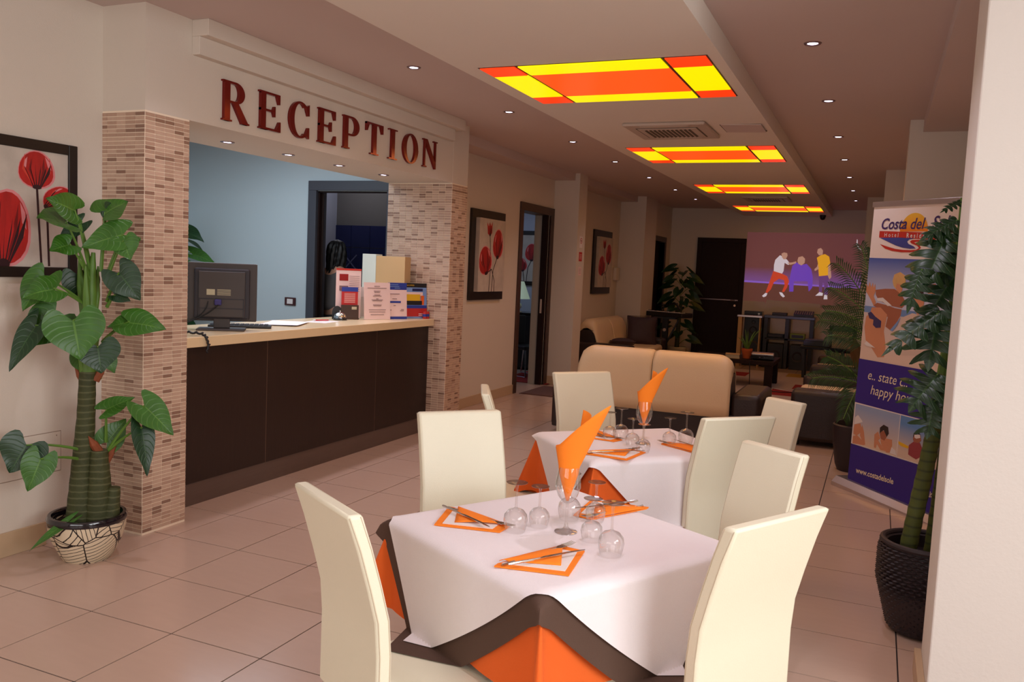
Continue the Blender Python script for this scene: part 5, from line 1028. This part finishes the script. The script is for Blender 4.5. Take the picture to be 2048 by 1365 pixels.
# feathery palm behind the banner
PX, PY = 3.55, 5.25
pa = thing('areca_palm', 'feathery palm in a dark pot behind the roll-up banner', 'plant', (PX, PY, 0))
MB().lathe([(.0001, 0), (.13, 0), (.15, .05), (.18, .25), (.19, .40), (.175, .41), (.165, .36), (.0001, .34)], 28).build('pot', M['wicker'], pa, smooth=True)
MB().lathe([(.0001, .35), (.165, .352)], 16).build('soil', M['soil'], pa)
trunk_tube([(.02, 0, .34), (.04, .02, .7), (.07, .04, 1.2)], [.03, .026, .02], 'trunk', mtr, pa, .05)
pgr = mat('palm_green', (46, 76, 26), .5, var=.3, vscale=6)
def frond(B, Tp, parent, base=None, n=22, ll=.22):
    B, Tp = Vector(B), Vector(Tp); d = Tp-B; mid = B.lerp(Tp, .55)+Vector((0, 0, .16*d.length)); P = bez(B, mid, Tp, n)
    r_ = MB().tube(([base] if base else [])+P[::3]+[P[-1]], .005, 5).build('frond', M['stem'], parent)
    lf_ = MB(); view = Vector((0, -1, .15)).normalized()
    for k in range(2, n+1):
        t = (P[k]-P[k-1]).normalized(); side = t.cross(view).normalized(); L = ll*(1-.55*(k/n))*(.75+.5*random.random()*.5)
        for s in (-1, 1):
            dr = (t*.75+side*s*.8+Vector((0, random.uniform(-.3, .3), -.12))).normalized(); wv_ = t.cross(dr).cross(dr).normalized()*.0055
            a = P[k]; b = a+dr*L*.5+Vector((0, 0, .01)); c = a+dr*L+Vector((0, 0, -.02))
            lf_.add([a-wv_*.4, a+wv_*.4, b+wv_, b-wv_, c], [(0, 1, 2, 3), (3, 2, 4)])
    lf_.build('leaflets', pgr, r_, kind='stuff')
for k, r in enumerate(PALM):
    frond([r[i]-(PX, PY, 0)[i] for i in range(3)], [r[3+i]-(PX, PY, 0)[i] for i in range(3)], pa, (.05, .03, min(r[2]-.1, 1.15)))
# plant in the far corner, and one behind the counter
fp = thing('corner_plant', 'dark leafy plant in a pale pot in the far corner beside the closed door', 'plant', (.16, 13.45, 0))
MB().lathe([(.0001, 0), (.13, 0), (.17, .10), (.19, .26), (.175, .28), (.16, .24), (.0001, .22)], 24).build('pot', M['label'], fp, smooth=True); MB().lathe([(.0001, .235), (.162, .235)], 14).build('soil', M['soil'], fp)
trunk_tube([(0, 0, .22), (.01, 0, .7), (.04, 0, 1.25)], [.045, .04, .03], 'trunk', M['trunk'], fp, .04)
for k in range(26):
    a = k*2.399; z = .75+.042*k if k > 5 else .45+.06*k; r = .12+.13*random.random(); B = Vector((.03+r*math.cos(a), r*math.sin(a)*.8, z)); o = Vector((math.cos(a)*.24, math.sin(a)*.2, -.06-.1*random.random()))
    leaf_mesh(B, B+o, (-.2*math.cos(a), -.55, .6), .17, droop=.2).build('leaf', M['leafd'], fp, smooth=True); MB().tube(bez((.02, 0, z-.15), (.02+.5*r*math.cos(a), .5*r*math.sin(a), z), B, 5), .005, 5).build('petiole', M['stem'], fp)
rp = thing('reception_plant', 'green plant half hidden behind the near mosaic pillar in the reception', 'plant', (-3.68, 4.58, 0))
MB().lathe([(.0001, 0), (.13, 0), (.17, .28), (.155, .28), (.0001, .25)], 20).build('pot', M['brown'], rp, smooth=True); trunk_tube([(0, 0, .25), (.0, 0, .9), (0, .0, 1.6)], [.04, .035, .02], 'trunk', M['trunk'], rp, .04)
for k in range(24):
    a = k*2.399; z = .85+.05*k; r = .10+.14*random.random(); B = Vector((r*math.cos(a), r*math.sin(a), z)); o = Vector((math.cos(a)*.26, math.sin(a)*.26, -.10))
    leaf_mesh(B, B+o, (.1, -.5, .7), .20, droop=.2).build('leaf', M['leaf'] if k % 3 else M['leafd'], rp, smooth=True); MB().tube(bez((0, 0, z-.2), (.4*r*math.cos(a), .4*r*math.sin(a), z), B, 5), .005, 5).build('petiole', M['stem'], rp)

# ------------------------------------------------------------------ roll-up banner
bd = Vector((.624, -.781, 0)); b0 = Vector((3.458, 4.644, 0))+bd*.12
bn = thing('rollup_banner', 'white and blue roll-up hotel banner with beach photographs', 'banner', b0, math.atan2(-.781, .624)); bn.rotation_euler[1] = R(1.3)
BF = lambda a, b, h: (a, -h, b)
MB().prism([(-.02, 0), (.0, .075), (.10, .075), (.14, .03), (.14, 0)], lambda a, b, h: (h, .06-a, b), -.10, 1.12).build('base', M['alu'], bn)
MB().box(-.03, .02, -.02, .07, .0, .015).box(1.0, 1.05, -.02, .07, 0, .015).build('foot', M['black'], bn)
MB().box(-.01, 1.01, -.012, .012, 2.235, 2.275).build('top_rail', M['alu'], bn, bevel=.004)
MB().tube([(.5, .03, .06), (.5, .03, 2.24)], .011, 8).build('pole', M['alu'], bn)
def bp_(name, poly, m, k): return MB().prism(poly, BF, -.001+k*.0004, k*.0004+.0006).build(name, m, bn)
sheet_ = bp_('sheet', [(0, .06), (1, .06), (1, 2.24), (0, 2.24)], M['bwhite'], 0)
def grad(name, c0, c1, z0, z1):
    m = mat(name, c0, .6); nt = m.node_tree; b = nt.nodes['Principled BSDF']; tc = nt.nodes.new('ShaderNodeTexCoord'); sp = nt.nodes.new('ShaderNodeSeparateXYZ'); mr = nt.nodes.new('ShaderNodeMapRange'); mr.inputs[1].default_value = z0; mr.inputs[2].default_value = z1
    mx = nt.nodes.new('ShaderNodeMix'); mx.data_type = 'RGBA'; mx.inputs[6].default_value = lin(c0); mx.inputs[7].default_value = lin(c1); nt.links.new(tc.outputs['Object'], sp.inputs[0]); nt.links.new(sp.outputs['Z'], mr.inputs[0]); nt.links.new(mr.outputs[0], mx.inputs['Factor']); nt.links.new(mx.outputs[2], b.inputs['Base Color']); return m
skyb = grad('print_sky', (196, 200, 224), (72, 92, 168), 1.55, 1.84); sand = grad('print_sand', (226, 200, 184), (206, 190, 190), 1.1, 1.45)
bp_('photo_print', [(0, 1.42), (1, 1.42), (1, 1.845), (0, 1.845)], skyb, 1); bp_('photo_print', [(0, 1.05), (1, 1.05), (1, 1.44), (0, 1.44)], sand, 2); bp_('photo_print', [(0, 1.42), (1, 1.42), (1, 1.47), (0, 1.47)], mat('print_sea', (110, 140, 190), .6), 3)
sk = mat('print_skin', (206, 140, 104), .6, var=.12, vscale=7); skd = mat('print_skin_dark', (164, 98, 72), .6, var=.12, vscale=9); blo = mat('print_blond', (214, 170, 110), .6, var=.2, vscale=20); prn = mat('print_darkhair', (50, 34, 30), .6); sandd = mat('print_shirt', (214, 190, 176), .6); prw = mat('print_pale', (226, 218, 216), .6); prb = mat('print_bikini', (58, 50, 98), .6)
art = [('legs_c', sk), ('shirt', sandd), ('arm_b', skd), ('back_a', skd), ('hip', sk), ('arm_c', sk), ('top_a', prw), ('hand', sk), ('face_a', sk), ('hair', blo), ('face_b', sk), ('hair_b', prn), ('smile', skd), ('teeth', prw), ('shorts_b', mat('print_lightblue', (120, 150, 200), .6)), ('bikini', prb), ('bikini_b', prw)]
for k, (n, m) in enumerate(art): bp_('photo_figure', BAN[n], m, 4+k*.5)
bp_('blue_band', [(0, .70), (1, .715), (1, 1.07), (0, 1.05)], M['blue'], 14); bp_('blue_band', [(0, .06), (1, .06), (1, .392), (0, .362)], M['blue'], 14)
sea2 = grad('print_beach', (222, 196, 170), (150, 166, 200), .40, .66)
bp_('photo_print', [(0, .365), (1, .395), (1, .715), (0, .70)], prw, 14); bp_('photo_print', [(.012, .375), (.515, .388), (.515, .70), (.012, .69)], sea2, 15); bp_('photo_print', [(.522, .388), (.99, .40), (.99, .71), (.522, .70)], grad('print_beach_b', (214, 190, 170), (96, 140, 196), .44, .64), 15)
for k, (n, m) in enumerate([('body_d', sk), ('arm_d', sk), ('face_d', sk), ('hat', prw), ('torso_e', mat('print_pale', (226, 218, 216), .6)), ('body_e', sk), ('arm_e', sk), ('face_e', skd), ('hair_e', prn), ('flipper', M['yel']), ('body_f', mat('print_wetsuit', (150, 60, 66), .6)), ('face_f', skd), ('hair_f', prn), ('mask_f', prw)]): bp_('photo_figure', BAN[n], m, 16+k*.5)
bp_('sun_print', arc(.453, 2.045, .142, .135, 0, 180, 24), grad('print_sun', (232, 128, 30), (240, 186, 50), 2.05, 2.17), 4)
bp_('red_bar', [(.09, 2.002), (.82, 1.985), (.82, 2.03), (.09, 2.052)], M['bred'], 5)
bp_('sea_print', BAN['sea'], grad('print_swell', (60, 60, 130), (60, 70, 150), 1.9, 2.0), 5); bp_('swoosh_print', BAN['swoosh'], M['bred'], 6)
def wr_(name, s, u, v, size, m, k, sx=1., slope=0., shear=0., bold=0.):
    return text_obj(name, s, m, size, lambda a, b, h: (u+a*sx, -(k*.0004+.0008), v+b+slope*a*sx), bn, shear=shear, bold=bold)
wr_('lettering', 'Costa', .095, 2.066, .115, M['bpurple'], 8, 1.02, .0, .25, .002); wr_('lettering', 'del', .41, 2.064, .115, M['bpurple'], 8, 1.02, 0, .25, .001); wr_('lettering', 'Sole', .63, 2.066, .125, M['bpurple'], 8, 1.0, 0, .25, .002)
wr_('lettering', 'H o t e l', .147, 2.008, .046, prw, 8, 1.0, -.02); wr_('lettering', 'R e s i d e n c e', .387, 2.002, .046, prw, 8, 1.0, -.02, bold=.0008)
cre = mat('print_script', (236, 220, 190), .6)
wr_('lettering', 'e.. state c..', .117, .905, .105, cre, 17, .98, .02, .2); wr_('lettering', 'happy hour', .165, .795, .105, cre, 17, 1.0, .02, .2)
wr_('lettering', 'www.costadelsole', .092, .150, .062, cre, 17, .93, .06, bold=.0012); wr_('lettering', 'za.it', .82, .186, .062, cre, 17, .9, .03, bold=.0012)

# ------------------------------------------------------------------ tableware
ZC = .7545
def glass_profile(h, r, up=False):
    b = h*.47                      # bowl height
    out = [(r*.80, 0), (r*.93, b*.25), (r, b*.52), (r*.93, b*.74), (r*.62, b*.93), (r*.25, b*1.0), (.0045, b*1.05), (.0038, b*1.2), (.0036, h*.85), (.0055, h*.95), (r*.5, h*.982), (r*.86, h-.0012), (r*.88, h), (.0001, h)]
    return out
def wine_glass(x, y, h, r, label, grp, src=None, z=ZC):
    if src: return dup(src, (x, y, z), 0, label, grp)
    t = thing('wine_glass', label, 'glass', (x, y, z), 0, grp)
    p = glass_profile(h, r)
    MB().lathe(p[:7], 32).build('bowl', GLASS, t, smooth=True); MB().lathe(p[6:11], 16).build('stem', GLASS, t, smooth=True); MB().lathe(p[10:], 32).build('foot', GLASS, t, smooth=True)
    return t
ga, gb = 'upturned wine glasses on the front table', 'upturned wine glasses on the second table'
big = wine_glass(2.582, -.10, .168, .041, 'large upturned wine glass next to the left napkin of the front table', ga)
sml = wine_glass(2.632, -.01, .142, .036, 'small upturned wine glass behind the large one by the left napkin of the front table', ga)
wine_glass(2.694, .125, 0, 0, 'large upturned wine glass hidden behind the goblet of the front table', ga, big)
wine_glass(2.782, .155, 0, 0, 'small upturned wine glass at the far edge of the front table', ga, sml)
wine_glass(2.838, -.06, 0, 0, 'small upturned wine glass just right of the goblet of the front table', ga, sml)
wine_glass(2.936, -.165, 0, 0, 'large upturned wine glass nearest the white daylit chair', ga, big)
wine_glass(2.385, 1.63, 0, 0, 'small upturned wine glass at the back left of the second table', gb, sml)
wine_glass(2.442, 1.645, 0, 0, 'large upturned wine glass beside the back left napkin of the second table', gb, big)
wine_glass(2.542, 1.515, 0, 0, 'small upturned wine glass left of the goblet of the second table', gb, sml)
wine_glass(2.631, 1.392, 0, 0, 'large upturned wine glass by the near napkin of the second table', gb, sml)
wine_glass(2.698, 1.67, 0, 0, 'small upturned wine glass right of the goblet of the second table', gb, sml)
wine_glass(2.770, 1.74, 0, 0, 'large upturned wine glass nearest the cream green chair', gb, big)
def goblet(x, y, label):
    t = thing('goblet', label, 'glass', (x, y, ZC), 0, 'goblets holding napkins'); h, r = .225, .043
    MB().lathe([(.0001, 0), (r*.92, 0), (r*.9, .0025), (r*.4, .008), (.007, .018), (.0045, .035)], 32).build('foot', GLASS, t, smooth=True)
    MB().lathe([(.0045, .035), (.0042, .08), (.0055, .098)], 16).build('stem', GLASS, t, smooth=True)
    MB().lathe([(.0055, .098), (.018, .106), (.033, .125), (r, .155), (r*.98, .178), (r*.78, .225)], 32).build('bowl', GLASS, t, smooth=True)
    return t
gob = goblet(2.733, -.015, 'tall upright goblet with an orange napkin on the front table'); dup(gob, (2.575, 1.60, ZC), 0, 'tall upright goblet with an orange napkin on the second table')
def napkin_cone(x, y, rz, label, lo, hi, wid):
    t = thing('cone_napkin', label, 'napkin', (x, y, ZC+.108), rz, 'napkins rolled in the goblets')
    def f(u, v):
        th = R(-175)+u*R(350); top = lo+(hi-lo)*((1+math.cos(th+.25))/2)**1.7
        zt = top*v; rr = (.004+.030*min(1, zt/.10)) if zt < .115 else .034+(zt-.115)*wid
        e = max(0, zt-.115)
        return (rr*math.cos(th)+e*.12, rr*math.sin(th)*.62+.012*(u-.5)*v, zt)
    MB().grid(f, 28, 14).build('cone', M['norange'], t, smooth=True, solid=.0015)
    def g(u, v):
        th = R(-25)+u*R(80); zt = (lo+(hi-lo)*.68)*v; rr = (.003+.024*min(1, zt/.10)) if zt < .115 else .027+(zt-.115)*wid*.7
        return (rr*math.cos(th), rr*math.sin(th)*.7, zt+.02*u*v)
    MB().grid(g, 12, 10).build('inner_fold', M['norange'], t, smooth=True, solid=.0015)
napkin_cone(2.733, -.015, R(18), 'orange napkin cone standing in the goblet of the front table', .185, .335, .32)
napkin_cone(2.575, 1.60, R(14), 'orange napkin cone standing in the goblet of the second table', .165, .300, .28)
def setting(x, y, rz, where, grp):
    t = thing('folded_napkin', 'orange napkin folded as a cutlery pocket %s' % where, 'napkin', (x, y, ZC), rz, 'folded napkins')
    fl = lambda a, b, h: (a, b, h)
    MB().prism([(-.13, -.115), (.093, -.115), (.109, .113), (.036, .135), (-.125, -.09)], fl, 0, .004).build('base_fold', M['norange'], t)
    MB().prism([(-.113, -.088), (.078, -.090), (.088, .085), (.02, .10)], fl, .004, .006).build('white_liner', M['paper'], t)
    def f(u, v):
        A, B_, X, Y = Vector((-.124, -.078, 0)), Vector((.036, .132, 0)), Vector((.060, -.052, 0)), Vector((-.095, -.074, 0))
        p = A.lerp(B_, u)*(1-v)+Y.lerp(X, u)*v; p.z = .0045+.012*math.sin(math.pi*min(1, v*.8+.12))*(.4+.6*math.sin(math.pi*min(1, .15+u*.7)))
        return p
    MB().grid(f, 10, 8).build('pocket_flap', M['norange'], t, smooth=True, solid=.0012)
    k = thing('knife', 'table knife lying across the napkin %s' % where, 'knife', (x, y, ZC+.019), rz, 'knives')
    a, b = Vector((-.085, -.128, 0)), Vector((.113, .079, 0)); d = (b-a).normalized(); s = Vector((-d.y, d.x, 0)); m_ = a+d*.115
    MB().tube([a, a+d*.01, a+d*.05, m_], [.003, .0048, .0042, .0032], 8).build('handle', M['steel'], k, smooth=True)
    MB().prism([(m_+s*.003)[:2], (m_+d*.02+s*.008)[:2], (m_+d*.11+s*.008)[:2], (b+s*.001)[:2], (b-s*.003)[:2], (m_-s*.003)[:2]], fl, -.0009, .0009).build('blade', M['steel'], k)
    q = thing('fork', 'fork tucked into the napkin pocket %s' % where, 'fork', (x, y, ZC+.0075), rz, 'forks')
    a, b = Vector((-.108, -.112, 0)), Vector((.068, .155, .006)); d = (b-a).normalized(); s = Vector((-d.y, d.x, 0)).normalized()
    MB().tube([a, a+d*.06, a+d*.20, b-d*.085], [.0038, .003, .0022, .0026], 8).build('handle', M['steel'], q, smooth=True)
    hd = MB(); c = b-d*.085
    hd.prism([(c+s*.003)[:2], (c+d*.02+s*.0115)[:2], (c+d*.04+s*.012)[:2], (c+d*.04-s*.012)[:2], (c+d*.02-s*.0115)[:2], (c-s*.003)[:2]], fl, .003, .0046); hd.build('head', M['steel'], q)
    for i in (-1.5, -.5, .5, 1.5): MB().tube([c+d*.038+s*i*.0065+Vector((0, 0, .001)), c+d*.062+s*i*.0068+Vector((0, 0, .0)), b+s*i*.0062+Vector((0, 0, .003))], [.0019, .0017, .0009], 5).build('tine', M['steel'], q)
setting(2.77, -.31, R(11), 'at the near corner of the front table', 0)
setting(2.408, -.069, R(-75), 'at the left side of the front table', 0)
setting(2.79, .30, R(186), 'at the far side of the front table', 0)
setting(2.53, 1.285, R(-4), 'at the near side of the second table', 1)
setting(2.325, 1.665, R(-92), 'at the left side of the second table', 1)
setting(2.80, 1.62, R(95), 'at the right side of the second table', 1)

# ------------------------------------------------------------------ person in the washroom doorway, seen from behind
def skinned(name, verts, edges, radii, m, parent, root=0, sub=2):
    me = bpy.data.meshes.new(name); me.from_pydata(verts, edges, []); me.materials.append(m)
    o = bpy.data.objects.new(name, me); C.objects.link(o); o.parent = parent
    md = o.modifiers.new('skin', 'SKIN'); md.use_smooth_shade = True
    if not me.skin_vertices: me.attributes  # layer is made by the modifier's owner below
    bm = bmesh.new(); bm.from_mesh(me); ly = bm.verts.layers.skin.verify(); bm.verts.ensure_lookup_table()
    for v, r in zip(bm.verts, radii): v[ly].radius = (r, r) if not isinstance(r, tuple) else r
    bm.verts[root][ly].use_root = True; bm.to_mesh(me); bm.free()
    ss = o.modifiers.new('smooth', 'SUBSURF'); ss.levels = sub; ss.render_levels = sub
    return o
pe = thing('person', 'person with long dark hair and a grey jacket seen from behind in the dark doorway', 'person', (-2.13, 5.47, 0), R(-20))
K = 1.04
bv = [(0, 0, .98), (0, .01, 1.12), (0, .02, 1.30), (0, .01, 1.46), (0, .01, 1.54), (0, .03, 1.62), (0, .04, 1.70),
      (-.17, .01, 1.43), (-.22, .02, 1.18), (-.23, .08, .95), (-.235, .10, .87), (.17, .01, 1.43), (.22, .02, 1.18), (.23, .08, .95), (.235, .10, .87),
      (-.09, 0, .90), (-.10, .02, .50), (-.10, -.02, .08), (-.10, .10, .03), (.09, 0, .90), (.10, .02, .50), (.10, -.02, .08), (.10, .10, .03)]
be = [(0, 1), (1, 2), (2, 3), (3, 4), (4, 5), (5, 6), (3, 7), (7, 8), (8, 9), (9, 10), (3, 11), (11, 12), (12, 13), (13, 14), (0, 15), (15, 16), (16, 17), (17, 18), (0, 19), (19, 20), (20, 21), (21, 22)]
br = [.13, .115, .125, .10, .05, .078, .085, .055, .042, .033, .03, .055, .042, .033, .03, .085, .058, .04, .032, .085, .058, .04, .032]
skinned('body', [tuple(c*K for c in v) for v in bv], be, [r*K for r in br], M['skin'], pe)
jv = [0, 1, 2, 3, 7, 8, 9, 11, 12, 13]; jm = {v: i for i, v in enumerate(jv)}
skinned('jacket', [tuple(c*K for c in bv[i]) for i in jv], [(jm[a], jm[b]) for a, b in be if a in jm and b in jm], [br[i]*K+.022 for i in jv], M['grey'], pe)
tv = [0, 15, 16, 17, 19, 20, 21]; tm_ = {v: i for i, v in enumerate(tv)}
skinned('trousers', [tuple(c*K for c in bv[i]) for i in tv], [(tm_[a], tm_[b]) for a, b in be if a in tm_ and b in tm_], [br[i]*K+.016 for i in tv], M['trousers'], pe)
hr = MB()
def hf(u, v):
    a = R(-120)+u*R(240); z = 1.80-v*(.44+.06*math.sin(u*23)); r = .098+.022*math.sin(min(1, v*2)*1.57)-.025*v+.008*math.sin(u*60+v*9)
    if v < .22: r *= math.sin(math.acos(max(-1, 1-v/.22)))*.98+.02
    return (r*math.sin(a)*1.02*K, (.03-r*math.cos(a))*K, (z+.012*math.sin(u*40)*v)*K)
hr.grid(hf, 40, 20).build('hair', M['hair'], pe, smooth=True, solid=.012)
for s in (-1, 1):
    hw = Vector((s*.235*K, .105*K, .86*K)); 
    for i in range(4): MB().tube([hw+Vector((s*.0, -.03+i*.02, 0)), hw+Vector((s*.004, -.032+i*.022, -.05)), hw+Vector((-s*.012, -.03+i*.021, -.085-.008*(i in (1, 2))))], [.010, .009, .006], 6).build('finger', M['skin'], pe)
    MB().tube([hw+Vector((-s*.01, .03, .02)), hw+Vector((-s*.02, .055, -.02)), hw+Vector((-s*.02, .055, -.05))], [.011, .009, .006], 6).build('thumb', M['skin'], pe)
